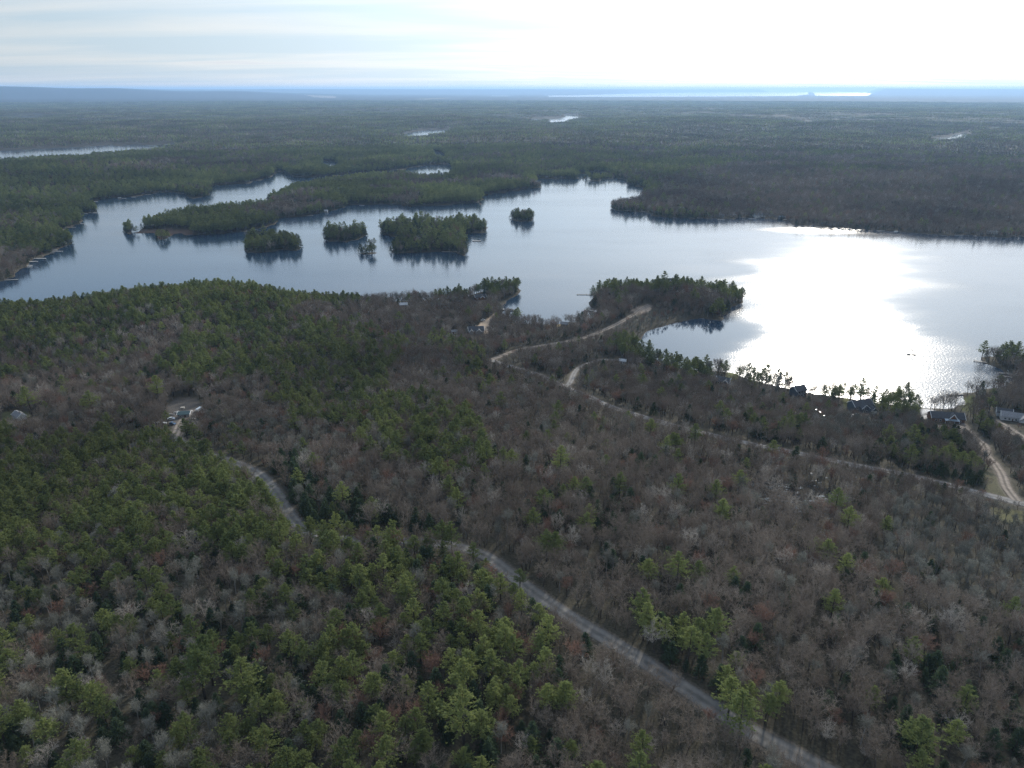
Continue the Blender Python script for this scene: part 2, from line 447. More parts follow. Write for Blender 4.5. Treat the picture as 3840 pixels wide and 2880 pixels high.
CLEAR = {   # name: (outline, ground colour, how bare)
 'yard': (gpoly([(622,1524),(660,1490),(732,1492),(776,1536),(723,1575),(655,1612),(627,1574)]), (.095,.085,.075)),
 'brush': (gpoly([(374,1614),(633,1622),(612,1650),(482,1676),(386,1634)]), (.075,.062,.045)),
 'sand': (gpoly([(1786,1229),(1806,1208),(1852,1178),(1862,1182),(1838,1203),(1838,1220),(1824,1262),(1806,1240)]), (.40,.31,.23)),
 'sandpit': (gpoly([(2362,1162),(2402,1145),(2446,1150),(2434,1170),(2385,1182)]), (.30,.24,.19)),
 'lawn_a': (gpoly([(2722,1396),(2750,1388),(2770,1404),(2764,1428),(2726,1424)]), (.10,.11,.035)),
 'lawn_b': (gpoly([(3160,1494),(3178,1494),(3186,1560),(3168,1560)]), (.11,.115,.04)),
 'lawn_c': (gpoly([(3600,1500),(3650,1478),(3668,1520),(3640,1552),(3600,1540)]), (.09,.10,.035)),
 'patio': (gpoly([(3448,1533),(3500,1536),(3506,1548),(3458,1552)]), (.75,.73,.70)),  # pale ground patch left of the long house
 'pale_patch_b': (gpoly([(3452,1560),(3510,1556),(3500,1566),(3462,1568)]), (.7,.68,.65)),  # second, narrower pale ground patch
 'drive_yard': (gpoly([(3500,1596),(3620,1588),(3670,1632),(3600,1640),(3520,1628)]), (.17,.145,.125)),
 'junction': (gpoly([(3700,1852),(3830,1870),(3850,1905),(3700,1866)]), (.22,.20,.17)),
 'verge': (gpoly([(3700,1900),(3840,1915),(3880,1975),(3760,1960)]), (.10,.095,.045)),
 'verge_b': (gpoly([(3690,1760),(3745,1790),(3790,1868),(3700,1846)]), (.075,.07,.04)),
 'shore_lawn': (gpoly([(2040,1220),(2110,1214),(2112,1224),(2040,1232)]), (.17,.13,.07)),
 'house_gap': (gpoly([(10,1545),(110,1545),(120,1600),(0,1610)]), (.08,.085,.04)),
 'fen': (gpoly([(2800,1800),(3030,1800),(3140,1860),(3120,1940),(2980,1950),(2820,1930)]), (.035,.032,.026)),
 'point_lawn': (gpoly([(1775,1130),(1815,1118),(1830,1124),(1800,1142)]), (.15,.12,.09)),
}
FIELDS = [(poly([(1138,364),(1200,365.5),(1262,367),(1256,372),(1180,370)]), (.26,.23,.18)), (poly([(1555,375),(1640,371),(1700,371),(1600,377)]), (.16,.15,.09))]

# ------------------------------------------------------------------ ground: one sheet to the horizon
NA, NR = 1150, 1000
az = np.linspace(R(-52), R(52), NA)
inv = np.linspace(1 / 95.0, 1 / 2500.0, 700)
rr = np.concatenate([1 / inv, 1 / np.linspace(1 / 2500.0, 1 / 70000.0, 301)[1:]])
A, RR = np.meshgrid(az, rr)
GX = (RR * np.sin(A)).ravel(); GY = (RR * np.cos(A)).ravel()
GD = shore(GX, GY)
GH = height(GX, GY, GD)
nr = len(rr)
def grid_mesh(name, X, Y, Z, na, nr_):
    me = bpy.data.meshes.new(name)
    nv = na * nr_
    me.vertices.add(nv)
    me.vertices.foreach_set('co', np.stack([X, Y, Z], 1).astype(np.float32).ravel())
    i = (np.arange(nr_ - 1)[:, None] * na + np.arange(na - 1)[None, :]).ravel()
    q = np.stack([i, i + na, i + na + 1, i + 1], 1).astype(np.int32)
    me.loops.add(q.size); me.loops.foreach_set('vertex_index', q.ravel())
    me.polygons.add(len(q)); me.polygons.foreach_set('loop_start', np.arange(0, q.size, 4, dtype=np.int32))
    me.polygons.foreach_set('use_smooth', np.ones(len(q), bool))
    me.update(calc_edges=True); me.validate()
    return me
me = grid_mesh('ground', GX, GY, GH, NA, nr)
r_ = np.hypot(GX, GY)
n1 = fbm(GX, GY, 14, 4, 71); n2 = fbm(GX, GY, 90, 3, 72)
lit = np.stack([.040 + .036 * n1, .036 + .032 * n1, .026 + .022 * n1], 1)          # leaf litter
lit *= (.7 + .6 * n2)[:, None]
# beyond the nearer woods the ground sheet is the closed canopy itself
f1 = fbm(GX, GY, 420, 3, 73); f2 = fbm(GX, GY, 2600, 3, 74)
cano = np.stack([.040 + .020 * f1, .045 + .012 * f1, .028 + .020 * f1], 1) * (.30 + .45 * f2)[:, None]  # self-shadow among the crowns is put into this darkened canopy colour
t = sstep(11000, 14000, r_)[:, None]
colr = lit * (1 - t) + cano * t
sh = sstep(3, 0, GD)[:, None] * (r_ < 3500)[:, None]
colr = colr * (1 - sh) + np.array([.070, .056, .042]) * (.6 + .8 * n1)[:, None] * sh
bank = poly([(497,871),(530,862),(640,862),(730,870),(723,883),(640,886),(600,900),(560,880)])
m_ = inside(GX, GY, bank); colr[m_] = np.array([.09, .06, .045]) * (.7 + .6 * n1[m_])[:, None]
for P, c in CLEAR.values():
    b0 = P.min(0) - 3; b1 = P.max(0) + 3
    m_ = (GX > b0[0]) & (GX < b1[0]) & (GY > b0[1]) & (GY < b1[1])
    k = segdist(GX[m_], GY[m_], P); k = np.where(inside(GX[m_], GY[m_], P), k, -k)
    k = sstep(-1.2, 1.2, k + 3 * (n1[m_] - .5))[:, None]
    colr[m_] = colr[m_] * (1 - k) + np.array(c) * (.75 + .5 * n1[m_])[:, None] * k
for P, hw, clr in ROADS.values():
    b0 = P.min(0) - 12; b1 = P.max(0) + 12
    m_ = (GX > b0[0]) & (GX < b1[0]) & (GY > b0[1]) & (GY < b1[1])
    k = segdist(GX[m_], GY[m_], P, False)
    k = sstep(hw + 1.6, hw + .3, k + 1.5 * (n1[m_] - .5))[:, None] * .8
    colr[m_] = colr[m_] * (1 - k) + np.array([.14, .12, .10]) * (.7 + .6 * n1[m_])[:, None] * k
for P, c in FIELDS:
    m_ = inside(GX, GY, P); colr[m_] = c
ca = me.color_attributes.new('cover', 'FLOAT_COLOR', 'POINT')
ca.data.foreach_set('color', np.concatenate([colr, np.ones((len(colr), 1))], 1).astype(np.float32).ravel())
gm = bpy.data.materials.new('forest_floor'); gm.use_nodes = True
t = gm.node_tree; b = t.nodes['Principled BSDF']; b.inputs['Roughness'].default_value = .95; b.inputs['Specular IOR Level'].default_value = .1
at_ = t.nodes.new('ShaderNodeAttribute'); at_.attribute_name = 'cover'
g = t.nodes.new('ShaderNodeNewGeometry'); n = t.nodes.new('ShaderNodeTexNoise'); n.inputs['Scale'].default_value = 1.4; n.inputs['Detail'].default_value = 5
rm = t.nodes.new('ShaderNodeMapRange'); rm.inputs[1].default_value = .3; rm.inputs[2].default_value = .7; rm.inputs[3].default_value = .6; rm.inputs[4].default_value = 1.4
vm = t.nodes.new('ShaderNodeVectorMath'); vm.operation = 'SCALE'
t.links.new(g.outputs['Position'], n.inputs['Vector']); t.links.new(n.outputs[0], rm.inputs[0]); t.links.new(rm.outputs[0], vm.inputs['Scale'])
t.links.new(at_.outputs['Color'], vm.inputs[0]); t.links.new(vm.outputs[0], b.inputs['Base Color'])
me.materials.append(gm)
go = bpy.data.objects.new('ground', me); col.objects.link(go)
tag(go, 'brown leaf-strewn forest ground reaching from the foreground to the hills on the horizon', kind='structure')

# ------------------------------------------------------------------ water: one sheet at lake level
WA, WR = 420, 0
wr = np.concatenate([1 / np.linspace(1 / 300.0, 1 / 2500.0, 420), 1 / np.linspace(1 / 2500.0, 1 / 70000.0, 60)[1:]])
A2, R2 = np.meshgrid(np.linspace(R(-52), R(52), WA), wr)
WX = (R2 * np.sin(A2)).ravel(); WY = (R2 * np.cos(A2)).ravel()
wme = grid_mesh('lake_water', WX, WY, np.zeros(WX.size), WA, len(wr))
def blob(u, v, ru, rv):
    """soft patch of water given by its centre and half size in the photo, turned into metres"""
    cx, cy_ = at(u, v); ex = abs(at(u + ru, v)[0] - at(u - ru, v)[0]) / 2; ey = abs(at(u, v - rv)[1] - at(u, v + rv)[1]) / 2
    q = np.hypot((WX - cx) / ex, (WY - cy_) / ey) + .9 * (fbm(WX, WY, 60, 4, 81) - .5)
    q = q + .45 * (fbm(WX * .22, WY, 16, 3, 83) - .5)
    return sstep(1.55, .45, q)
# wind on the water: open south-east part ruffled, lee of the points and islands calm
wind = .34 + .66 * np.maximum.reduce([blob(3060, 1180, 360, 250), blob(2980, 1350, 520, 150), blob(3050, 862, 170, 12), blob(3100, 960, 420, 60) * .35, blob(3500, 1150, 400, 250) * .3])
for bq in [(2640,1008,150,22), (2600,1240,220,60), (2560,1300,140,60)]:
    wind = wind * (1 - .82 * blob(*bq))
wind = wind * (.45 + 1.1 * fbm(WX * .35, WY, 90, 4, 82)) * sstep(9000, 3000, np.hypot(WX, WY)) + .55 * sstep(15000, 18000, np.hypot(WX, WY))
wa = wme.attributes.new('wind', 'FLOAT', 'POINT'); wa.data.foreach_set('value', wind.astype(np.float32))
wm = bpy.data.materials.new('lake_water'); wm.use_nodes = True
t = wm.node_tree; b = t.nodes['Principled BSDF']; n = t.nodes.new; l = t.links.new
b.inputs['Base Color'].default_value = (.014, .032, .058, 1); b.inputs['IOR'].default_value = 1.333
b.inputs['Specular IOR Level'].default_value = .5
wat = n('ShaderNodeAttribute'); wat.attribute_name = 'wind'
g = n('ShaderNodeNewGeometry')
mpg = n('ShaderNodeMapping'); mpg.inputs['Scale'].default_value = (.012, .045, 1); mpg.inputs['Rotation'].default_value = (0, 0, R(-14))
l(g.outputs['Position'], mpg.inputs[0])
pn = n('ShaderNodeTexNoise'); pn.inputs['Scale'].default_value = .35; pn.inputs['Detail'].default_value = 4
l(mpg.outputs[0], pn.inputs['Vector'])
pr = n('ShaderNodeMapRange'); pr.inputs[1].default_value = .35; pr.inputs[2].default_value = .65; pr.inputs[3].default_value = .75; pr.inputs[4].default_value = 1.25
l(pn.outputs[0], pr.inputs[0])
wmul = n('ShaderNodeMath'); wmul.operation = 'MULTIPLY'; l(wat.outputs['Fac'], wmul.inputs[0]); l(pr.outputs[0], wmul.inputs[1])
rg = n('ShaderNodeMapRange'); rg.inputs[1].default_value = 0; rg.inputs[2].default_value = 1; rg.inputs[3].default_value = .05; rg.inputs[4].default_value = .25
l(wmul.outputs[0], rg.inputs[0]); l(rg.outputs[0], b.inputs['Roughness'])
wn = n('ShaderNodeTexNoise'); wn.inputs['Scale'].default_value = .55; wn.inputs['Detail'].default_value = 2; wn.inputs['Roughness'].default_value = .6
l(g.outputs['Position'], wn.inputs['Vector'])
bp = n('ShaderNodeBump'); bp.inputs['Distance'].default_value = .35
bs = n('ShaderNodeMath'); bs.operation = 'MULTIPLY'; bs.inputs[1].default_value = .6; bs.use_clamp = True
l(wmul.outputs[0], bs.inputs[0]); l(bs.outputs[0], bp.inputs['Strength']); l(wn.outputs[0], bp.inputs['Height']); l(bp.outputs[0], b.inputs['Normal'])
wme.materials.append(wm)
wo = bpy.data.objects.new('lake_water', wme); col.objects.link(wo)
tag(wo, 'blue-grey lake water, calm at left and glittering white under the sun at right', kind='structure')

# ------------------------------------------------------------------ trees: a few models of each kind
def unit(v): return v / (np.linalg.norm(v) + 1e-9)
def pine(r, lod, H=18):
    """white pine: bare lower trunk, whorls of plume-like boughs, flat uneven top"""
    tr, cr = MB(), MB()
    lean = r.normal(size=2) * .25
    def P(z): return np.array([lean[0] * (z / H) ** 2, lean[1] * (z / H) ** 2, z])
    tr.tube([P(0), P(H * .35), P(H * .7), P(H * .97)], [.30, .24, .14, .03], [7, 5, 4][lod])
    nw = [15, 9, 5][lod]; base = r.uniform(.30, .44)
    for i in range(nw):
        q = (i + r.uniform(-.3, .3)) / (nw - 1); q = min(max(q, 0), 1)
        z = H * (base + (1 - base) * q * .97)
        prof = (.62 + .38 * math.sin(math.pi * min(q * 1.35 + .15, 1))) * (1 - q ** 2.6 * .78)
        for k in range([6, 5, 4][lod]):
            a = r.uniform(0, 2 * math.pi); ln = 4.9 * prof * r.uniform(.55, 1.15)
            up = r.uniform(.02, .38) + .35 * q
            d = np.array([math.cos(a), math.sin(a), up]); p0 = P(z); p1 = p0 + d * ln + np.array([0, 0, .25 * ln * .4])
            if lod < 2: cr.tube([p0, (p0 + p1) / 2 - np.array([0, 0, .1]), p1], [.07, .045, .015], 3)
            nt_ = [8, 5, 2][lod]
            for j in range(nt_):
                f = .38 + .62 * (j + r.uniform(0, 1)) / nt_
                c = p0 + (p1 - p0) * f + r.normal(size=3) * .22 * np.array([1, 1, .5]) * ln * .35
                sz = [.62, .95, 1.9][lod] * r.uniform(.7, 1.25)
                for m_ in range([5, 4, 3][lod]):
                    dd = unit(d * .7 + r.normal(size=3) * .75 + np.array([0, 0, .25]))
                    cr.blade(c - dd * sz * .3, c + dd * sz * .8, sz * [.42, .6, .75][lod], r)
    return tr, cr
def hemlock(r, lod, H=14.5):
    tr, cr = MB(), MB()
    tr.tube([(0, 0, 0), (0, 0, H * .6), (0, 0, H * .98)], [.24, .13, .02], [6, 4, 3][lod])
    nw = [22, 12, 6][lod]
    for i in range(nw):
        q = (i + r.uniform(-.3, .3)) / nw; z = H * (.10 + .88 * q); ln = 3.5 * (1 - q) ** .8 + .25
        for k in range([9, 7, 5][lod]):
            a = r.uniform(0, 2 * math.pi); l_ = ln * r.uniform(.7, 1.15)
            d = np.array([math.cos(a), math.sin(a), 0]); p0 = np.array([0, 0, z]); p1 = p0 + d * l_ - np.array([0, 0, .28 * l_])
            for j in range([4, 3, 2][lod]):
                f = .3 + .7 * (j + r.random()) / [4, 3, 2][lod]
                c = p0 + (p1 - p0) * f; dd = unit(d + r.normal(size=3) * .5)
                sz = [.75, 1.1, 1.9][lod] * r.uniform(.7, 1.2)
                for _ in range([2, 2, 1][lod]):
                    dd = unit(d + r.normal(size=3) * .55)
                    cr.blade(c - dd * sz * .4, c + dd * sz * .7, sz * .55, r)
    return tr, cr
def hardwood(r, lod, H=17, wide=4.0, fork=.42, fine=1.0):
    """leafless broadleaf: forked limbs ending in a haze of fine twigs"""
    tr, cr = MB(), MB()
    top = H * fork
    lean = r.normal(size=2) * .5
    b = np.array([lean[0], lean[1], top])
    tr.tube([(0, 0, 0), b * [.4, .4, .5], b], [.24, .20, .15], [6, 4, 3][lod])
    n1 = [9, 7, 5][lod]
    for i in range(n1):
        a = 2 * math.pi * (i + r.uniform(-.3, .3)) / n1 * 2.4; q = r.uniform(.25, 1) if i else .08
        e = np.array([math.cos(a) * wide * q, math.sin(a) * wide * q, H * (1 - .26 * q * q) * r.uniform(.88, 1.0)]) + np.array([lean[0], lean[1], 0])
        s0 = b * [1, 1, r.uniform(.72, 1)]
        mid = s0 * .45 + e * .55 + np.array([e[0] - s0[0], e[1] - s0[1], 0]) * .12
        cr.tube([s0, mid, e], [.10, .055, .018], [4, 3, 3][lod])
        n2 = [7, 6, 4][lod]
        for j in range(n2):
            f = .25 + .75 * (j + r.random()) / n2
            c = (s0 * (1 - f) + mid * f * 2 * .5 + e * 0) if f < .5 else (mid * (1 - f) * 2 + e * (2 * f - 1))
            if f < .5: c = s0 * (1 - 2 * f) + mid * 2 * f
            ax = unit(e - s0)
            d = unit(ax * .8 + r.normal(size=3) * .62 + np.array([0, 0, .35])); l2 = r.uniform(1.4, 3.0) * (1.15 - .4 * f) * wide / 4
            e2 = c + d * l2
            if lod == 0: cr.tube([c, e2], [.035, .012], 3)
            else: cr.blade(c, e2, .09 if lod == 1 else .16, r)
            n3 = [7, 6, 5][lod]
            for k in range(n3):
                g_ = .2 + .8 * (k + r.random()) / n3; c3 = c + (e2 - c) * g_
                d3 = unit(d * .8 + r.normal(size=3) * .6 + np.array([0, 0, .3])); l3 = r.uniform(.7, 1.5) * [1, 1.1, 1.3][lod]
                e3 = c3 + d3 * l3
                cr.blade(c3, e3, [.05, .11, .26][lod] * fine, r)
                for m_ in range([4, 2, 0][lod]):
                    c4 = c3 + (e3 - c3) * r.uniform(.2, 1); d4 = unit(d3 + r.normal(size=3) * .7 + np.array([0, 0, .25]))
                    cr.blade(c4, c4 + d4 * r.uniform(.4, .95), [.045, .10, .2][lod] * fine, r)
    return tr, cr
KINDS = [
 ('white_pine', lambda r, l: pine(r, l), 'needle', 'bark'),
 ('hardwood_tree', lambda r, l: hardwood(r, l, 15.5, 5.0, .38), 'twig', 'bark'),
 ('maple_tree', lambda r, l: hardwood(r, l, 14, 4.0, .40, 1.3), 'maple', 'bark'),
 ('hemlock_tree', lambda r, l: hemlock(r, l), 'dark', 'bark'),
 ('aspen_tree', lambda r, l: hardwood(r, l, 16.5, 2.4, .55), 'aspen', 'palebark'),
]
NVAR = [5, 4, 3]
models = {}     # (kind, lod) -> list of (trunk mesh, crown mesh)
pools = {}
def join_mesh(name, tr, cr, mt, mc):
    me_ = bpy.data.meshes.new(name)
    V = np.concatenate(tr.v + cr.v); k = tr.n
    me_.from_pydata(V.tolist(), [], tr.f + [tuple(i + k for i in f) for f in cr.f])
    me_.materials.append(mt); me_.materials.append(mc)
    mi = np.zeros(len(me_.polygons), np.int32); mi[len(tr.f):] = 1
    me_.polygons.foreach_set('material_index', mi)
    return me_
for ki, (kn, fn, mc, mt) in enumerate(KINDS):
    pc = bpy.data.collections.new(kn + '_models'); pools[ki] = pc
    for lod in (0, 1):
        for v in range(NVAR[lod]):
            r = np.random.default_rng(100 * ki + 10 * lod + v)
            tr, cr = fn(r, lod)
            if lod == 0:
                models.setdefault(ki, []).append((tr.mesh('trunk', M[mt]), cr.mesh('crown', M[mc])))
            o = bpy.data.objects.new('%s_model_%d_%d' % (kn, lod, v), join_mesh(kn, tr, cr, M[mt], M[mc]))
            pc.objects.link(o)

# where the evergreens stand (photo outlines dropped on the ground): outline, pine share, hemlock share, red maple share, aspen share
MIX = [
 ([(-300,1060),(260,1095),(600,1050),(940,1020),(1250,1050),(1420,1080),(1340,1150),(1100,1180),(800,1230),(520,1240),(300,1290),(-300,1330)], .66, .04, .07, .02),
 ([(-300,1330),(200,1290),(420,1270),(560,1330),(330,1400),(180,1430),(-300,1420)], .38, .03, .06, .06),
 ([(700,1240),(1050,1180),(1230,1240),(1400,1300),(1480,1420),(1400,1530),(1250,1500),(960,1440),(740,1500),(600,1400)], .58, .05, .08, .03),
 ([(1180,1240),(1450,1260),(1560,1330),(1480,1400),(1300,1350)], .40, .04, .12, .03),
 ([(1350,1520),(1660,1520),(1820,1660),(1840,1780),(1640,1830),(1450,1740),(1360,1640)], .48, .04, .03, .05),
 ([(1120,1380),(1420,1500),(1380,1650),(1150,1600),(1000,1520)], .40, .1, .05, .04),
 ([(330,1640),(600,1630),(850,1720),(960,1800),(1050,1920),(1150,2010),(1560,2030),(1800,2080),(1900,2200),(1750,2360),(1450,2420),(1180,2300),(940,2160),(700,2160),(350,2140),(-300,2110),(-300,1790),(150,1690)], .60, .03, .04, .08),
 ([(-300,1560),(60,1600),(120,1720),(-300,1760)], .4, .05, .1, .05),
 ([(-300,2110),(700,2180),(1000,2260),(1180,2420),(1200,2560),(900,2700),(300,2560),(-300,2500)], .15, .22, .05, .42),
 ([(1180,2400),(1700,2380),(1960,2460),(2060,2700),(1900,3100),(900,3100),(820,2740),(1100,2540)], .44, .18, .08, .06),
 ([(-300,2500),(820,2720),(800,3100),(-300,3100)], .18, .18, .04, .42),
 ([(1300,2100),(1780,2120),(1960,2260),(2050,2440),(1900,2480),(1500,2380)], .34, .16, .08, .10),
 ([(990,1730),(1100,1750),(1300,1870),(1560,1960),(1790,2050),(1760,2090),(1500,2030),(1220,2010),(1150,1950),(1060,1860)], .04, .62, .03, .10),
 ([(1640,1260),(1800,1330),(1860,1480),(1760,1440),(1640,1330)], .22, .25, .15, .05),
 ([(1980,1880),(2320,1840),(2400,1990),(2330,2080),(2050,2010)], .10, .42, .03, .05),
 ([(2450,2340),(2720,2320),(2760,2620),(2940,2760),(3020,2860),(2800,2740),(2620,2580),(2460,2480)], .26, .30, .04, .10),
 ([(3280,1620),(3560,1640),(3640,1840),(3500,1830),(3320,1760),(3200,1660)], .12, .48, .03, .10),
 ([(2780,1560),(2900,1560),(3000,1680),(2860,1660)], .10, .35, .1, .1),
 ([(3300,2440),(3900,2380),(4300,2900),(3900,3100),(3400,2900)], .05, .28, .05, .08),
 ([(3320,1900),(4300,1990),(4300,2350),(3700,2330),(3380,2200)], .0, .04, .04, .62),
 ([(3040,1590),(3420,1600),(3420,1680),(3080,1680)], .0, .04, .06, .55),
 ([(2300,1230),(2450,1150),(2640,1180),(2470,1245),(2380,1290)], .02, .02, .08, .50),
 ([(750,1608),(1145,1600),(1230,1700),(1000,1740),(880,1700),(760,1650)], .03, .05, .10, .55),
 # shoreline groups
 ([(1640,1095),(1800,1080),(1960,1060),(1960,1110),(1820,1125),(1650,1140)], .62, .12, .05, .05),
 ([(2200,1080),(2370,1070),(2370,1100),(2215,1130)], .85, .05, .02, .02),
 ([(2370,1070),(2700,1070),(2840,1100),(2820,1150),(2740,1150),(2660,1105),(2480,1112),(2380,1100)], .78, .08, .06, .02),
 ([(2640,1170),(2740,1150),(2730,1205),(2640,1198)], .45, .2, .05, .02),
 ([(2330,1300),(2400,1290),(2490,1350),(2660,1390),(2660,1440),(2450,1390),(2330,1350)], .80, .08, .04, .02),
 ([(2700,1420),(2830,1420),(3050,1480),(3200,1500),(3200,1520),(2980,1490),(2780,1450)], .42, .08, .08, .12),
 ([(3080,1478),(3480,1528),(3490,1560),(3360,1580),(3240,1535),(3090,1510)], .72, .12, .04, .02),
 ([(3660,1300),(4300,1320),(4300,1400),(3760,1385)], .45, .2, .04, .04),
 ([(3620,1560),(3640,1640),(3700,1660),(3700,1600)], .2, .4, .05, .05),
]
MIX = [(gpoly(p), q) for p, *q in MIX]
ISLMIX = {'round_island': (.52, .38), 'long_island': (.50, .42), 'pine_islet': (.6, .35), 'main_island': (.45, .38), 'small_island': (.5, .45), 'far_island': (.4, .5)}
pen = poly([(536,850),(771,790),(1010,745),(1150,690),(1500,670),(2000,670),(2030,705),(1820,770),(1300,780),(1080,820),(1030,860),(900,885),(640,886)])
leftland = poly([(-800,1100),(60,1040),(330,900),(420,750),(720,740),(1030,650),(1100,560),(0,560),(-800,560)])
browns = poly([(2420,800),(2330,760),(2600,640),(3100,600),(3300,560),(4700,540),(4700,940),(3500,890),(2850,830)])
browns2 = poly([(2440,800),(2400,740),(2700,690),(4700,640),(4700,940),(3500,890),(2850,830)])
def mix(x, y, d):
    n = x.size
    pr = np.zeros((4, n))
    near = sstep(1800, 1300, np.hypot(x, y))
    f = fbm(x, y, 160, 3, 91); f2_ = fbm(x, y, 900, 3, 92)
    # far land: pine and hardwood in drifts
    pr[0] = .32 + 1.1 * (f - .5) + .9 * (f2_ - .5); pr[1] = .30; pr[2] = .05; pr[3] = .05
    m_ = inside(x, y, browns); pr[0][m_] = .14 + .9 * (f[m_] - .55); pr[1][m_] = .12
    m_ = inside(x, y, browns2); pr[0][m_] = .02; pr[1][m_] = .03; pr[2][m_] = .07
    m_ = inside(x, y, leftland); pr[0][m_] = .32 + 1.4 * (f[m_] - .5)
    base = (y < at(1920, 1000)[1] + 60) & (np.hypot(x, y) < 1400)
    bb = np.array([.028, .05, .06, .08])
    pr = np.where(base[None], bb[:, None], pr)
    wx = x + 22 * (fbm(x, y, 40, 2, 93) - .5); wy = y + 22 * (fbm(x, y, 40, 2, 94) - .5)
    for P, q in MIX:
        m_ = inside(wx, wy, P); pr[:, m_] = np.array(q)[:, None]
    m_ = inside(x, y, pen); pr[0][m_] = .46 + 2.0 * (vnoise(x[m_], y[m_], 70, 97) - .5); pr[1][m_] = .26
    # conifers crowd the shores of the far land
    e = sstep(40, 8, d) * (1 - near); pr[0] = np.where(pr[0] < .75, pr[0] + .35 * e * (pr[0] > .03), pr[0]); pr[1] += .1 * e
    for k, (a, b_) in ISLMIX.items():
        m_ = segdist(x, y, ISL[k]) < 1e9; m_ = inside(x, y, ISL[k]); pr[0][m_] = a; pr[1][m_] = b_; pr[2][m_] = .03; pr[3][m_] = .02
    return np.clip(pr, 0, 1)

PG = (gpt(1800, 2075)[0], gpt(1150, 1990)[0])     # here pines close over the paved road
def height_cap(x, y):
    """roadsides and house plots keep low growth on their southern side: greatest tree height (m) that leaves them open"""
    cap = np.full(x.size, 99.0); r_c = np.hypot(x, y) + 1e-6; ux, uy = x / r_c, y / r_c
    tn = (CAM_Z - 12) / r_c
    for k, (P, hw, clr) in ROADS.items():
        b0 = P.min(0) - 50; b1 = P.max(0) + 50
        m_ = (x > b0[0]) & (x < b1[0]) & (y > b0[1]) & (y < b1[1])
        X, Y = x[m_], y[m_]; c = cap[m_]
        if k == 'paved_road': free = (X > PG[0]) | ((X < PG[1]) & (Y < gpt(905, 1745)[1]))
        elif k == 'yard_track': free = np.zeros(X.size, bool)
        else: free = np.ones(X.size, bool)
        free = free & (rng.random(X.size) < (.96 if k == 'lake_road' else .92))
        for s_ in (3, 7, 11, 16, 22, 29, 36, 43):
            hit = segdist(X + ux[m_] * s_, Y + uy[m_] * s_, P, False) < hw + 1.0
            c = np.where(hit & free, np.minimum(c, .85 * tn[m_] * s_ + 1.2), c)
        cap[m_] = c
    for hx, hy, hr in HOUSEPOS:
        lat = np.abs((x - hx) * uy - (y - hy) * ux); s_ = (hx - x) * ux + (hy - y) * uy
        cap = np.where((lat < hr * 1.1) & (s_ > 0) & (s_ < 45), np.minimum(cap, tn * .8 * np.maximum(s_ - hr * .5, 0) + 1.2), cap)
    for k in ('yard', 'sand', 'sandpit', 'lawn_a', 'patio'):
        P = CLEAR[k][0]
        for s_ in (5, 12, 20, 28):
            cap = np.where(inside(x + ux * s_, y + uy * s_, P), np.minimum(cap, tn * s_ + 2), cap)
    return cap
def road_clear(x, y):
    ok = np.ones(x.size, bool)
    for k, (P, hw, clr) in ROADS.items():
        b0 = P.min(0) - 22; b1 = P.max(0) + 22
        m_ = (x > b0[0]) & (x < b1[0]) & (y > b0[1]) & (y < b1[1])
        if m_.any():
            X, Y = x[m_], y[m_]; rr_ = np.hypot(X, Y) + 1e-6
            dd = segdist(X, Y, P, False)
            g_ = dd > clr + rng.random(dd.size) * 2
            ok[m_] &= g_
    return ok
HOUSEPOS = []     # filled below: (x, y, clear radius)
def clear_ok(x, y):
    ok = road_clear(x, y)
    for k, (P, c) in CLEAR.items():
        m_ = inside(x, y, P)
        keep = .25 if k == 'brush' else .42 if k == 'fen' else 0
        ok &= ~m_ | (rng.random(x.size) < keep)
    ok &= ~inside(x, y, bank)
    for hx, hy, hr in HOUSEPOS:
        ok &= (np.hypot(x - hx, y - hy) > hr)
    return ok
def scatter(r0, r1, s, azl=46):
    nxr = int(r1 * math.sin(R(azl)) / s) + 1
    ix, iy = np.meshgrid(np.arange(-nxr, nxr + 1), np.arange(0, int(r1 / (s * .866)) + 1))
    x = (ix + .5 * (iy % 2)) * s; y = iy * s * .866
    x = (x + rng.uniform(-.46, .46, x.shape) * s).ravel(); y = (y + rng.uniform(-.46, .46, y.shape) * s).ravel()
    r = np.hypot(x, y); a = np.abs(np.arctan2(x, y))
    m_ = (r >= r0) & (r < r1) & (a < R(azl))
    return x[m_], y[m_]
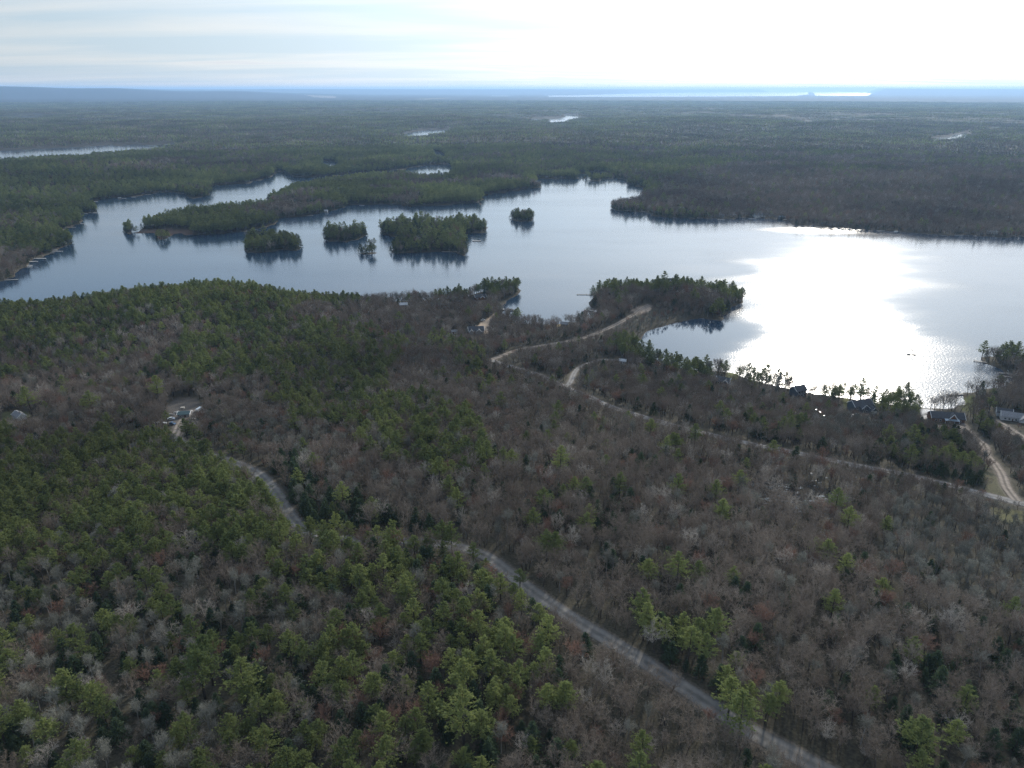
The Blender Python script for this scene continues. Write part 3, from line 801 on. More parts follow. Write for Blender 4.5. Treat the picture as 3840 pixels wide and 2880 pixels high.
# buildings: photo position of the foot, size and heading are used again when they are built
BLD = dict(
 white_farmhouse=(75,1572,9), camper=(747,1540,5), shed=(694,1562,5), beach_house=(1785,1246,11), small_shed=(1703,1250,4),
 point_house=(1800,1122,8), grey_cottage=(1513,1150,6), shore_cabin=(2118,1222,5), hill_house=(2498,1066,8), cove_cottage=(2712,1437,6),
 window_house=(2990,1482,7), gable_house=(3222,1540,12), long_lodge=(3545,1575,16), court_house=(3800,1572,12), back_house=(3762,1556,7), white_cottage=(2334,1362,3),
)
for k, (u, v, rad) in BLD.items():
    X_, Y_, Z_ = gpt(u, v); HOUSEPOS.append((X_, Y_, rad)); BLD[k] = (X_, Y_, Z_)
LX, LY, LK, LS, LL = [], [], [], [], []
def populate(r0, r1, s, lod, edge, upto=1e9):
    x, y = scatter(r0, r1, s)
    d = shore(x, y); m_ = (d > edge) & (d < upto)
    x, y, d = x[m_], y[m_], d[m_]
    if lod == 0 or r0 < 1200:
        m_ = clear_ok(x, y); x, y, d = x[m_], y[m_], d[m_]
    pr = mix(x, y, d)
    u = rng.random(x.size)
    c = np.cumsum(pr[[0, 1, 2, 3]], 0)
    k = np.where(u < c[0], 0, np.where(u < c[1], 3, np.where(u < c[2], 2, np.where(u < c[3], 4, 1))))
    sc_ = np.array([1.0, .98, .95, .95, .95])[k] * rng.uniform(.72, 1.18, x.size)
    sc_ *= (.85 + .3 * fbm(x, y, 70, 2, 95)) * (.74 if r0 < 450 else .80 if r0 < 900 else 1.02)
    low = (rng.random(x.size) < .14) & (k != 0); sc_[low] *= .6
    t_ = inside(x, y, CLEAR['brush'][0]); sc_[t_] *= .45
    sap = inside(x, y, MIX[21][0]); sc_[sap] *= .62
    isl = np.zeros(x.size, bool)
    if r0 < 1500:
        for P in ISL.values(): isl |= inside(x, y, P)
    sc_[isl] *= rng.uniform(.62, 1.18, isl.sum()) * (.72 + .6 * vnoise(x[isl], y[isl], 28, 98))
    fi = inside(x, y, ISL['far_island']); sc_[fi] *= .65
    if r0 < 1000:
        cap = height_cap(x, y) * rng.uniform(.8, 1.25, x.size); H_ = np.array([18, 15.5, 14, 14.5, 16.5])[k]
        sc_ = np.minimum(sc_, cap / H_); g = sc_ > .14
        x, y, k, sc_ = x[g], y[g], k[g], sc_[g]
    LX.append(x); LY.append(y); LK.append(k); LS.append(sc_); LL.append(np.full(x.size, lod))
populate(110, 500, 4.8, 0, 1.5)
populate(500, 950, 5.1, 0, 1.5)
populate(950, 1800, 6.4, 1, 1.5)
populate(1800, 3000, 8.2, 1, 2.0)
populate(850, 1900, 6.5, 1, 1.0, 22)     # trees crowd the water's edge
populate(1900, 3000, 8.0, 1, 1.0, 26)
# hand-placed trees that stand alone in the photo: foot in the photo, kind, scale
SOLO = [(2100,1790,0,1.05,'lone yellow-green white pine standing above the bare woods, centre of the photo'),
 (1826,1775,0,1.0,'flat-topped white pine left of the lone pine at the photo centre'),
 (1915,1775,0,.85,'small white pine between two taller ones near the photo centre'),
 (1650,1830,0,1.0,'white pine at the lower tip of the central pine drift'),
 (2050,2105,0,1.0,'broad white pine alone in the bare woods above the paved road'),
 (2078,2110,0,.9,'slimmer white pine touching the broad one above the paved road'),
 (2535,2215,0,.95,'white pine in bare woods right of the paved road, near the picture middle'),
 (2665,2420,0,1.0,'leftmost tall white pine on the right side of the paved road'),
 (2580,2480,0,.85,'white pine beside grey bare trees just right of the paved road'),
 (2400,2350,0,.9,'white pine at the right verge of the paved road'),
 (3115,2320,0,.8,'small bright pine alone in the brown woods at lower right'),
 (2728,2700,0,.95,'umbrella-topped pine on the left verge of the paved road'),
 (2765,2800,0,1.05,'tall pine just left of the paved road near the bottom edge'),
 (3420,2870,0,1.1,'bright yellow-green pine at the bottom right of the photo'),
 (1740,2800,0,1.25,'biggest white pine, bottom edge just left of centre'),
 (925,2640,0,1.2,'broad pine in the lower left woods, right of the pair'),
 (770,2620,0,1.15,'left pine of the tall pair in the lower left woods'),
 (800,2570,0,1.1,'right pine of the tall pair in the lower left woods'),
 (1950,2210,0,.6,'young green pine at the left edge of the paved road'),
 (2055,2440,0,.9,'pine in mixed woods below the paved road'),
 (3780,2350,0,.7,'small light green pine near the right edge of the photo'),
 (350,1560,0,1.2,'round-crowned pine at the left, right of the white farmhouse'),
 (122,1560,0,1.3,'great rounded pine standing behind the white farmhouse'),
 (600,1520,0,1.2,'tall pine at the left side of the gravel yard'),
 (1404,921,0,.8,''),
 (3680,1346,0,1.0,'dark pine at the tip of the right-hand point over the lake'),
 (3775,1345,0,1.15,'tall dark pine on the right-hand point, second from its tip'),
 (3810,1352,0,1.1,'dark pine by the photo edge on the right-hand point'),
 (2870,1442,0,1.0,'thin lakeside pine against the white sun glare'),
 (2805,1425,0,1.0,'leftmost pine on the bright shore beside the small lawn'),
 (2490,1078,0,1.25,'tallest thin pine on the wooded point, against the lake'),
 (1938,1092,0,.9,'last pine at the tip of the middle point'),
 (3565,1530,1,.95,'bare tree on the bright shore between the long house and lake'),
 (3535,1530,1,1.0,'taller bare tree on the bright shore behind the long house'),
 (3385,1520,0,1.0,''), (3225,1508,0,1.25,'broad flat-topped pine behind the house with white gables'),
 (3140,1500,0,.8,'open-branched pine left of the house with white gables'),
 (3490,1715,1,.6,''), (470,862,0,.85,''), (474,866,0,.9,''), (490,866,3,.8,''), (478,863,0,.95,''), (495,869,0,.7,''), (466,869,3,.6,''), (482,861,0,.8,''),
 (598,896,0,.85,''), (612,894,0,.9,''), (627,896,0,.8,''), (604,890,3,.8,''), (618,889,0,.85,''), (632,893,0,.7,''), (585,890,3,.6,''), (600,884,0,.7,''),
 (1392,946,0,.8,''), (1404,948,0,.75,''), (1366,947,0,.6,''), (1380,945,3,.6,''), (484,868,0,.75,''), (606,898,0,.8,''), (620,900,0,.8,''), (590,893,0,.7,''),
 (1357,950,3,.7,''), (1385,952,0,.8,''), (1398,951,0,.8,''), (1374,952,3,.6,''), (1751,957,0,.6,''), (1466,944,3,.6,''), (1478,944,0,.6,''),
 (2187,667,3,.8,''), (3416,1330,1,.42,''), (2200,667,3,.3,'')]
solo_label = {}
sx, sy, skk, sss = [], [], [], []
for i, (u, v, k, s_, lb) in enumerate(SOLO):
    x, y, z = gpt(u, v); sx.append(x); sy.append(y); skk.append(k); sss.append(s_)
nall = sum(map(len, LX))
LX.append(np.array(sx)); LY.append(np.array(sy)); LK.append(np.array(skk)); LS.append(np.array(sss)); LL.append(np.zeros(len(sx), int))
TX, TY, TK, TS, TL = map(np.concatenate, (LX, LY, LK, LS, LL))
for i, q in enumerate(SOLO): solo_label[nall + i] = q[4]
# drop scattered trees that crowd a hand-placed one
keep = np.ones(TX.size, bool)
for i in range(nall, TX.size):
    rad = 3.6 if TS[i] > .5 else 1
    m_ = (np.hypot(TX[:nall] - TX[i], TY[:nall] - TY[i]) < rad); keep[:nall][m_] = False
idx0 = np.flatnonzero(keep)
TZ = height(TX, TY) - .15
TROT = rng.uniform(0, 2 * math.pi, TX.size)
TU, TV, TD = proj(TX, TY, TZ + 14 * TS)
slant = np.sqrt(TX ** 2 + TY ** 2 + (TZ - CAM_Z) ** 2)

# the nearest 300 of each kind in the picture are single trees, the rest one mass per kind
single = np.zeros(TX.size, bool)
for k in range(5):
    c = idx0[(TK[idx0] == k) & (TU[idx0] > -40) & (TU[idx0] < 3880) & (TV[idx0] < 2920)]
    key = slant[c] - np.array([1e5 if solo_label.get(i) else 0 for i in c])
    single[c[np.argsort(key)[:300]]] = True
HN = ['far left', 'left', 'left of centre', 'centre left', 'centre', 'centre right', 'right of centre', 'right', 'far right']
def hpos(u): return int(np.clip(u / 3840 * 8, 0, 7.99))
HZ = ['far left', 'left', 'left of centre', 'centre left', 'centre right', 'right of centre', 'right', 'far right']
VZ = [(2740, 'bottom edge'), (2560, 'just above bottom edge'), (2380, 'lower woods'), (2180, 'lower middle woods'), (1900, 'middle woods'), (1500, 'upper middle woods'), (0, 'by the lake')]
ORD = ['first', 'second', 'third', 'fourth', 'fifth', 'sixth', 'seventh', 'eighth', 'ninth', 'tenth', 'eleventh', 'twelfth'] + ['%dth' % i for i in range(13, 300)]
LOOK = ['green white pine', 'grey leafless hardwood', 'rust-red budding maple', 'dark green hemlock', 'pale slender leafless aspen']
GRP = ['white pines in the forest', 'leafless hardwoods in the forest', 'budding red maples in the forest', 'dark hemlocks in the forest', 'pale aspens in the forest']
CAT = ['pine tree', 'bare tree', 'maple tree', 'hemlock tree', 'aspen tree']
def size_word(s): return 'tall' if s > 1.0 else ('mid-sized' if s > .75 else 'small')
labels = {}
cells = {}
for i in np.flatnonzero(single):
    if solo_label.get(i): labels[i] = solo_label[i]; continue
    vz = next(j for j, (t_, _) in enumerate(VZ) if TV[i] >= t_)
    cells.setdefault((TK[i], size_word(TS[i]), vz, hpos(TU[i])), []).append(i)
for (k, sw, vz, hz), lst in cells.items():
    lst.sort(key=lambda i: TU[i])
    for j, i in enumerate(lst):
        labels[i] = ('' if len(lst) == 1 else ORD[j] + ' ') + sw + ' ' + LOOK[k] + ('' if len(lst) == 1 else ' from the left') + ', ' + VZ[vz][1] + ', ' + HZ[hz]
for i in np.flatnonzero(single):
    k = int(TK[i]); s_ = float(TS[i])
    t_me, c_me = models[k][i % NVAR[0]]
    e = empty(KINDS[k][0], (TX[i], TY[i], TZ[i]), TROT[i], labels[i], CAT[k], GRP[k]); wx_ = s_ * (1.3 if k == 3 else 1.13); e.scale = (wx_, wx_, s_ * (.78 + .2 * ((i * 37) % 11) / 10))
    for nm, me_ in (('trunk', t_me), ('crown', c_me)):
        o = bpy.data.objects.new(nm, me_); col.objects.link(o); o.parent = e

def instancer(name, pts, rot, scl, idx, pool, label, kind='stuff'):
    """one object that carries a copy of a model on every point"""
    me_ = bpy.data.meshes.new(name); me_.vertices.add(len(pts)); me_.vertices.foreach_set('co', pts.astype(np.float32).ravel())
    a = me_.attributes.new('turn', 'FLOAT', 'POINT'); a.data.foreach_set('value', rot.astype(np.float32))
    a = me_.attributes.new('size', 'FLOAT_VECTOR', 'POINT'); a.data.foreach_set('vector', scl.astype(np.float32).ravel())
    a = me_.attributes.new('pick', 'INT', 'POINT'); a.data.foreach_set('value', idx.astype(np.int32))
    o = bpy.data.objects.new(name, me_); col.objects.link(o)
    ng = bpy.data.node_groups.new(name, 'GeometryNodeTree')
    ng.interface.new_socket('Geometry', in_out='INPUT', socket_type='NodeSocketGeometry')
    ng.interface.new_socket('Geometry', in_out='OUTPUT', socket_type='NodeSocketGeometry')
    n, l = ng.nodes.new, ng.links.new
    gi, go_ = n('NodeGroupInput'), n('NodeGroupOutput')
    ip = n('GeometryNodeInstanceOnPoints'); ci = n('GeometryNodeCollectionInfo')
    ci.inputs['Collection'].default_value = pool; ci.inputs['Separate Children'].default_value = True; ci.inputs['Reset Children'].default_value = True
    ip.inputs['Pick Instance'].default_value = True
    def attr(nm, ty):
        q = n('GeometryNodeInputNamedAttribute'); q.data_type = ty; q.inputs[0].default_value = nm; return q.outputs[0]
    cx = n('ShaderNodeCombineXYZ'); l(attr('turn', 'FLOAT'), cx.inputs[2])
    l(gi.outputs[0], ip.inputs['Points']); l(ci.outputs[0], ip.inputs['Instance'])
    l(attr('pick', 'INT'), ip.inputs['Instance Index']); l(cx.outputs[0], ip.inputs['Rotation']); l(attr('size', 'FLOAT_VECTOR'), ip.inputs['Scale'])
    l(ip.outputs[0], go_.inputs[0])
    md = o.modifiers.new('copies', 'NODES'); md.node_group = ng
    return tag(o, label, None, None, kind)
SN = ['pine_woods', 'hardwood_forest', 'maple_woods', 'hemlock_woods', 'aspen_woods']
SL = ['mass of green white pines covering the slopes, points and islands', 'mass of grey-brown leafless hardwoods covering the land', 'reddish budding maples scattered through the woods',
      'dark hemlocks scattered through the woods and along the shores', 'pale leafless aspens in thin stands among the woods']
rest = idx0[~single[idx0]]
rest = np.concatenate([rest, [i for i in range(nall, TX.size) if not single[i] and i not in set(rest.tolist())]]).astype(int)
for k in range(5):
    m_ = rest[TK[rest] == k]
    vi = np.where(TL[m_] == 0, rng.integers(0, NVAR[0], m_.size), NVAR[0] + rng.integers(0, NVAR[1], m_.size))
    s_ = TS[m_]; zs = s_ * rng.uniform(.78, 1.0, m_.size); s_ = s_ * (1.3 if k == 3 else 1.13)
    instancer(SN[k], np.stack([TX[m_], TY[m_], TZ[m_]], 1), TROT[m_], np.stack([s_, s_, zs], 1), vi, pools[k], SL[k])

# ------------------------------------------------------------------ far forest: patches of small trees
def patch_model(side, ntree, pine_share, seed, lod_fat):
    """a square piece of far-off canopy, each tree a trunk-less crown of a few large leaf faces"""
    r = np.random.default_rng(seed); mbs = {'needle': MB(), 'twig': MB(), 'dark': MB(), 'maple': MB()}
    for _ in range(ntree):
        x, y = r.uniform(-side / 2, side / 2, 2); u = r.random()
        kd = 'needle' if u < pine_share * .52 else 'dark' if u < pine_share else 'maple' if u < pine_share + .06 else 'twig'
        H = r.uniform(13, 19) * (1.1 if kd == 'needle' else .88); mb = mbs[kd]
        for j in range(lod_fat):
            q = r.random()
            wd = (3.0 if kd in ('twig', 'maple') else 2.8 * (1.25 - q))
            a = r.uniform(0, 6.28)
            c = np.array([x + math.cos(a) * wd * .6 * r.random(), y + math.sin(a) * wd * .6 * r.random(), H * (.45 + .5 * q)])
            d = unit(r.normal(size=3) * [1, 1, .6] + np.array([math.cos(a), math.sin(a), .5]))
            mb.blade(c - d * 1.2, c + d * 1.6, 2.0, r)
    V = []; Fc = []; mi = []; k = 0; me_ = bpy.data.meshes.new('canopy')
    for j, (nm, mb) in enumerate(mbs.items()):
        if mb.v:
            V.append(np.concatenate(mb.v)); Fc += [tuple(i + k for i in f) for f in mb.f]; mi += [j] * len(mb.f); k += mb.n
        me_.materials.append(M[nm])
    me_.from_pydata(np.concatenate(V).tolist(), [], Fc); me_.polygons.foreach_set('material_index', np.array(mi, np.int32))
    return me_
fp = bpy.data.collections.new('far_models')
SH = [.03, .18, .35, .5, .65, .8]
for j, s_ in enumerate(SH):
    fp.objects.link(bpy.data.objects.new('a_canopy_%d' % j, patch_model(44, 26, s_, 500 + j, 11)))
for j, s_ in enumerate(SH):
    fp.objects.link(bpy.data.objects.new('b_canopy_%d' % j, patch_model(130, 150, s_, 600 + j, 6)))
def far(r0, r1, s, off, edge):
    x, y = scatter(r0, r1, s, 44)
    d = shore(x, y); m_ = d > edge; x, y, d = x[m_], y[m_], d[m_]
    pr = mix(x, y, d); sh_ = np.clip(pr[0] + pr[1] + rng.normal(size=x.size) * .10, 0, 1)
    ix = np.argmin(np.abs(sh_[:, None] - np.array(SH)[None]), 1) + off
    zs = rng.uniform(.85, 1.15, x.size) * (.85 + .3 * fbm(x, y, 300, 2, 96))
    return x, y, height(x, y, d), ix, zs
f_ = [far(3000, 5800, 42, 0, 14), far(5800, 14500, 125, 6, 45)]
x, y, z, ix, zs = [np.concatenate(q) for q in zip(*f_)]
instancer('distant_forest', np.stack([x, y, z], 1), rng.integers(0, 4, x.size) * math.pi / 2 + rng.normal(size=x.size) * .2, np.stack([np.ones(x.size), np.ones(x.size), zs], 1), ix, fp,
          'unbroken pine and hardwood forest fading blue towards the horizon')
print('trees', TX.size, 'single', single.sum(), 'patches', x.size)

# ------------------------------------------------------------------ roads
RM = {
 'paved_road': noisy('worn_asphalt', (.120, .115, .107), (.172, .163, .150), .35, .85, .2),
 'lake_road': noisy('sanded_asphalt', (.14, .135, .13), (.20, .19, .18), .3, .9, .2),
 'dirt_road': noisy('road_dirt', (.17, .145, .12), (.24, .205, .175), .4, .95, .1),
}
for k_, (c_, t_, e_) in {'paved_road': (.92, 1.25, .8), 'lake_road': (.9, 1.15, .9), 'dirt_road': (.62, 1.2, .8)}.items():
    # wheel tracks polished lighter, crown and edges darker
    tr_ = RM[k_].node_tree; bs_ = tr_.nodes['Principled BSDF']; src = bs_.inputs['Base Color'].links[0].from_socket
    a_ = tr_.nodes.new('ShaderNodeAttribute'); a_.attribute_name = 'across'
    ab = tr_.nodes.new('ShaderNodeMath'); ab.operation = 'ABSOLUTE'; tr_.links.new(a_.outputs['Fac'], ab.inputs[0])
    rp = tr_.nodes.new('ShaderNodeValToRGB'); el = rp.color_ramp.elements
    el[0].position = .12; el[0].color = (c_ / 2,) * 3 + (1,); el[1].position = .97; el[1].color = (e_ / 2,) * 3 + (1,)
    for p_, v_ in ((.38, t_), (.6, t_)):
        q_ = el.new(p_); q_.color = (v_ / 2,) * 3 + (1,)
    tr_.links.new(ab.outputs[0], rp.inputs[0])
    m2 = tr_.nodes.new('ShaderNodeMath'); m2.operation = 'MULTIPLY'; m2.inputs[1].default_value = 2.0; tr_.links.new(rp.outputs[0], m2.inputs[0])
    sv_ = tr_.nodes.new('ShaderNodeVectorMath'); sv_.operation = 'SCALE'; tr_.links.new(src, sv_.inputs[0]); tr_.links.new(m2.outputs[0], sv_.inputs['Scale'])
    tr_.links.new(sv_.outputs[0], bs_.inputs['Base Color'])
RLAB = {'paved_road': 'grey paved road running diagonally through the lower woods', 'lake_road': 'straight grey road crossing the bare woods below the lake',
 'dirt_road': 'pale dirt road winding from the junction out to the wooded point', 'driveway': 'narrow grey driveway curving up from the lake road',
 'gravel_track': 'two-rut gravel track climbing from the road to the long house', 'gravel_drive': 'wide gravel drive at the grey house by the right edge', 'yard_track': 'gravel track leading into the cluttered yard'}
for li, (k, (P, hw, clr)) in enumerate(ROADS.items()):
    seg = np.linalg.norm(np.diff(P, axis=0), axis=1); cs = np.concatenate([[0], np.cumsum(seg)])
    s_ = np.arange(0, cs[-1], 2.5); X = np.interp(s_, cs, P[:, 0]); Y = np.interp(s_, cs, P[:, 1])
    tx = np.gradient(X); ty = np.gradient(Y); q = np.hypot(tx, ty); nx, ny = -ty / q, tx / q
    wv = hw * (1 + .07 * (vnoise(X, Y, 9, 5) - .5))
    offs = [-1, -.75, -.5, -.25, 0, .25, .5, .75, 1]
    V = []
    for f in offs:
        vx, vy = X + nx * wv * f, Y + ny * wv * f
        V.append(np.stack([vx, vy, height(vx, vy) + .16 + .03 * li + .05 * (1 - f * f)], 1))
    V = np.stack(V, 1).reshape(-1, 3); n5 = len(offs)
    Fc = [(i * n5 + j, (i + 1) * n5 + j, (i + 1) * n5 + j + 1, i * n5 + j + 1) for i in range(len(X) - 1) for j in range(n5 - 1)]
    mb = MB().add(V, [f[::-1] for f in Fc])
    ro_ = mb.build(k, RM.get(k, RM['dirt_road'] if k != 'driveway' else RM['lake_road']), smooth=True)
    q_ = ro_.data.attributes.new('across', 'FLOAT', 'POINT'); q_.data.foreach_set('value', np.tile(np.array(offs, np.float32), len(X)))
    tag(ro_, RLAB[k], kind='structure')

# ------------------------------------------------------------------ buildings
WM = dict(white=mat('white_siding', (.52, .52, .51), .6), cream=mat('cream_siding', (.55, .50, .42), .7), slate=mat('blue_grey_siding', (.10, .12, .14), .7),
 brown=mat('brown_logs', (.16, .085, .045), .75), grey=mat('weathered_boards', (.26, .25, .24), .85), tan=mat('tan_siding', (.36, .29, .21), .8),
 dkroof=noisy('dark_shingles', (.045, .048, .055), (.075, .078, .085), 1.5, .8, .3), grroof=noisy('grey_shingles', (.16, .165, .17), (.24, .24, .25), 1.2, .7, .35),
 paleroof=mat('pale_metal_roof', (.46, .48, .50), .4, .5), bluroof=mat('blue_grey_metal_roof', (.22, .28, .33), .4, .5), teal=mat('teal_metal_roof', (.06, .10, .10), .5, .4),
 trim=mat('white_trim', (.80, .80, .78), .5), glass=mat('window_glass', (.03, .04, .05), .08, .6), brick=noisy('chimney_stone', (.20, .17, .15), (.32, .28, .25), 3),
 door=mat('dark_door', (.09, .05, .035), .6), dock=mat('weathered_dock', (.30, .28, .25), .8), whitedock=mat('pale_dock', (.52, .51, .49), .7), post=mat('dock_post', (.13, .11, .09), .9),
 tyre=mat('black_tyre', (.02, .02, .02), .8), red=mat('red_paint', (.30, .03, .02), .3, .5), blue=mat('blue_paint', (.03, .08, .16), .25, .5), silver=mat('silver_paint', (.5, .52, .54), .25, .6), rock=noisy('wet_boulder', (.10, .095, .09), (.2, .19, .18), 1.5))
def roof_mb(mb, cx, cy, w, d, zb, rise, over=.5, th=.22, along='x'):
    """two pitched slabs meeting at a ridge"""
    hw, hd = w / 2 + over, d / 2 + over
    if along == 'y': hw, hd = d / 2 + over, w / 2 + over
    sl = rise / (hd - over); ze = zb - sl * over
    for s in (-1, 1):
        V = [(-hw, s * hd, ze), (hw, s * hd, ze), (hw, 0, zb + rise), (-hw, 0, zb + rise)]
        V += [(a, b, c + th) for a, b, c in V]
        if along == 'y': V = [(-b, a, c) for a, b, c in V]
        V = [(a + cx, b + cy, c) for a, b, c in V]
        mb.add(V, [(0, 1, 2, 3), (4, 7, 6, 5), (0, 4, 5, 1), (1, 5, 6, 2), (2, 6, 7, 3), (3, 7, 4, 0)])
def gable_mb(mb, cx, cy, w, d, z0, zb, rise, along='x'):
    hw, hd = w / 2, d / 2
    if along == 'y': hw, hd = d / 2, w / 2
    V = [(-hw, -hd, z0), (hw, -hd, z0), (hw, hd, z0), (-hw, hd, z0), (-hw, -hd, zb), (hw, -hd, zb), (hw, hd, zb), (-hw, hd, zb), (-hw, 0, zb + rise), (hw, 0, zb + rise)]
    if along == 'y': V = [(-b, a, c) for a, b, c in V]
    V = [(a + cx, b + cy, c) for a, b, c in V]
    mb.add(V, [(0, 1, 5, 4), (2, 3, 7, 6), (0, 4, 8, 7, 3), (1, 2, 6, 9, 5), (4, 5, 9, 8), (7, 8, 9, 6), (0, 3, 2, 1)])
def house(name, key, rz, w, d, h, rise, wm_, rm_, label, wins=(), door=None, gables=(), garage=None, chimney=None, porch=None, cat='house', z=0, trim=True, size=1.0):
    x, y, zz = BLD[key]
    e = empty(name, (x, y, zz + z), R(rz), label, cat)
    e.scale = (size,) * 3
    wl, rf = MB(), MB()
    gable_mb(wl, 0, 0, w, d, -1.5, h, rise); roof_mb(rf, 0, 0, w, d, h, rise)
    tm = MB()
    for gx, gw, gd, gh, gr in gables:            # front gables reaching forward
        gable_mb(wl, gx, -d / 2 - gd / 2 + 1.5, gw, gd + 3, -1.5, gh, gr, 'y'); roof_mb(rf, gx, -d / 2 - gd / 2 + 1.3, gw, gd + 3.2, gh, gr, .35, .2, 'y')
        yf = -d / 2 - gd - .5
        for s in (-1, 1):
            a = np.array([gx + s * (gw / 2 + .35), yf, gh - gr / (gw / 2) * .35 - .12]); b = np.array([gx, yf, gh + gr - .12])
            tm.tube([a, b], [.30, .30], 4)
    if trim:
        for sx_ in (-1, 1):
            for s in (-1, 1):
                tm.tube([np.array([sx_ * (w / 2 + .53), s * (d / 2 + .5), h - rise / (d / 2) * .5 + .1]), np.array([sx_ * (w / 2 + .53), 0, h + rise + .1])], [.2, .2], 4)
    wl.build('wall', WM[wm_], e); ro = rf.build('roof', WM[rm_], e)
    if tm.n: tm.build('trim', WM['trim'], e)
    if chimney: MB().box((chimney[0], chimney[1], h + rise * .8), (.9, .9, 2.4)).build('chimney', WM['brick'], ro)
    for wx, wy, wz, ww, wh in wins:
        f = MB().box((wx, wy, wz), (ww + .24, .10, wh + .24)).build('window', WM['trim'], e)
        MB().box((wx, wy - .06, wz), (ww, .05, wh)).build('pane', WM['glass'], f)
    if door:
        dd_ = MB().box((door[0], door[1], 1.0), (1.0, .12, 2.0)).build('door', WM['door'], e)
        MB().box((door[0] + .35, door[1] - .1, 1.0), (.08, .08, .08)).build('handle', WM['silver'], dd_)
    if garage:
        MB().box((garage[0], garage[1], 1.2), (garage[2], .14, 2.3)).box((garage[0], garage[1] - .09, 1.2), (garage[2], .03, .06)).box((garage[0], garage[1] - .09, .7), (garage[2], .03, .06)).build('garage_door', WM['trim'], e)
    if porch:
        px, py, pw, pd_, ph, pm = porch
        p = MB().add([(px - pw / 2, py - pd_, ph - .5), (px + pw / 2, py - pd_, ph - .5), (px + pw / 2, py, ph + .3), (px - pw / 2, py, ph + .3),
            (px - pw / 2, py - pd_, ph - .35), (px + pw / 2, py - pd_, ph - .35), (px + pw / 2, py, ph + .45), (px - pw / 2, py, ph + .45)],
            [(0, 1, 2, 3), (4, 7, 6, 5), (0, 4, 5, 1), (1, 5, 6, 2), (2, 6, 7, 3), (3, 7, 4, 0)]).build('porch_roof', WM[pm], e)
        for q in (-1, -.33, .33, 1):
            MB().box((px + q * (pw / 2 - .2), py - pd_ + .2, (ph - .5) / 2), (.22, .22, ph - .5)).build('post', WM['trim'], e)
    return e
house('farmhouse', 'white_farmhouse', -38, 12, 7.5, 4.4, 2.6, 'white', 'grroof', 'white farmhouse with grey shingle roof at the left edge of the woods',
  [(-4, -3.8, 1.6, 1, 1.3), (-1.5, -3.8, 1.6, 1, 1.3), (3.6, -3.8, 1.6, 1.2, 1.3), (-3, -3.8, 3.6, .9, .9), (3, -3.8, 3.6, .9, .9)], (1, -3.82), chimney=(1, .8), size=.72)
house('timber_house', 'beach_house', 8, 14, 8, 3, 2.8, 'grey', 'dkroof', 'dark-roofed house beside the bright sand path down to the small bay',
  [(-5, -4.05, 1.5, 1.2, 1.2), (5, -4.05, 1.5, 1.2, 1.2)], (-1.5, -4.07), gables=[(2.2, 5, 2, 2.8, 2.0), (-4.8, 4, 2, 2.8, 1.7)], chimney=(0, 1))
house('garden_shed', 'small_shed', 12, 5, 4, 2.3, 1.2, 'cream', 'grroof', 'small pale grey-roofed shed in the trees left of the sand path house', [(1.2, -2.05, 1.3, .7, .7)], (-.8, -2.07), cat='shed', trim=False)
house('lake_house', 'point_house', 18, 12, 7, 3.2, 2.2, 'brown', 'dkroof', 'dark house with white eaves under tall pines on the middle point',
  [(-4, -3.55, 1.6, 1.2, 1.2), (4, -3.55, 1.6, 1.2, 1.2)], (0, -3.57), gables=[(1.5, 4.5, 1.2, 3, 1.8)])
house('cottage', 'grey_cottage', 5, 8, 5.5, 2.7, 1.6, 'grey', 'paleroof', 'little cottage with a pale metal roof near the left lakeshore pines', [(-2.4, -2.8, 1.5, 1, 1), (2.4, -2.8, 1.5, 1, 1)], (0, -2.82), cat='cottage')
house('cabin', 'shore_cabin', -20, 7, 5, 2.5, 1.5, 'tan', 'grroof', 'tan cabin on the small lawn at the head of the bay', [(-2, -2.55, 1.4, .9, .9), (2, -2.55, 1.4, .9, .9)], (0, -2.57), cat='cabin')
house('lake_house', 'hill_house', 4, 16, 9, 4.2, 3.0, 'brown', 'dkroof', 'big dark-roofed house half hidden in the pines on top of the point',
  [(-6, -4.55, 2, 1.3, 1.3), (6, -4.55, 2, 1.3, 1.3), (-3, -4.55, 2, 1.3, 1.3)], (0, -4.57), gables=[(3, 5, 1.5, 4, 2.2)], chimney=(-3, 1))
house('cottage', 'cove_cottage', -28, 10, 7, 3, 2.2, 'slate', 'dkroof', 'dark blue-grey cottage with white gables below the green lawn',
  [(-3, -3.55, 1.5, 1.2, 1.1)], (-.8, -3.57), gables=[(2.4, 4.2, 1.5, 2.8, 2.0)], cat='cottage')
house('lake_house', 'window_house', 22, 9, 8, 5.2, 2.6, 'slate', 'dkroof', 'tall dark house with rows of white-framed windows beside the sun glare',
  [(a, -4.05, z_, 1.3, 1.3) for a in (-2.6, 0, 2.6) for z_ in (1.6, 4.0)] , (3.9, -4.07))
house('family_house', 'gable_house', 14, 17, 10, 5.2, 3.6, 'slate', 'dkroof', 'dark blue house with white-trimmed gables and a white garage door',
  [(-1.2, -8.05, 4.2, 2.2, 1.0), (-2.2, -8.05, 1.6, 1.2, 1.4), (-6.5, -5.05, 1.8, 1.6, 1.3), (.2, -8.05, 1.6, 1.2, 1.4), (-6.5, -5.05, 4, 1.2, 1.0)], (-4.5, -5.07),
  gables=[(-1.0, 7.4, 2.9, 4.6, 2.9), (5.8, 6.2, 5.4, 2.9, 2.6)], garage=(5.8, -10.55, 4.8), size=.86, z=1.0)
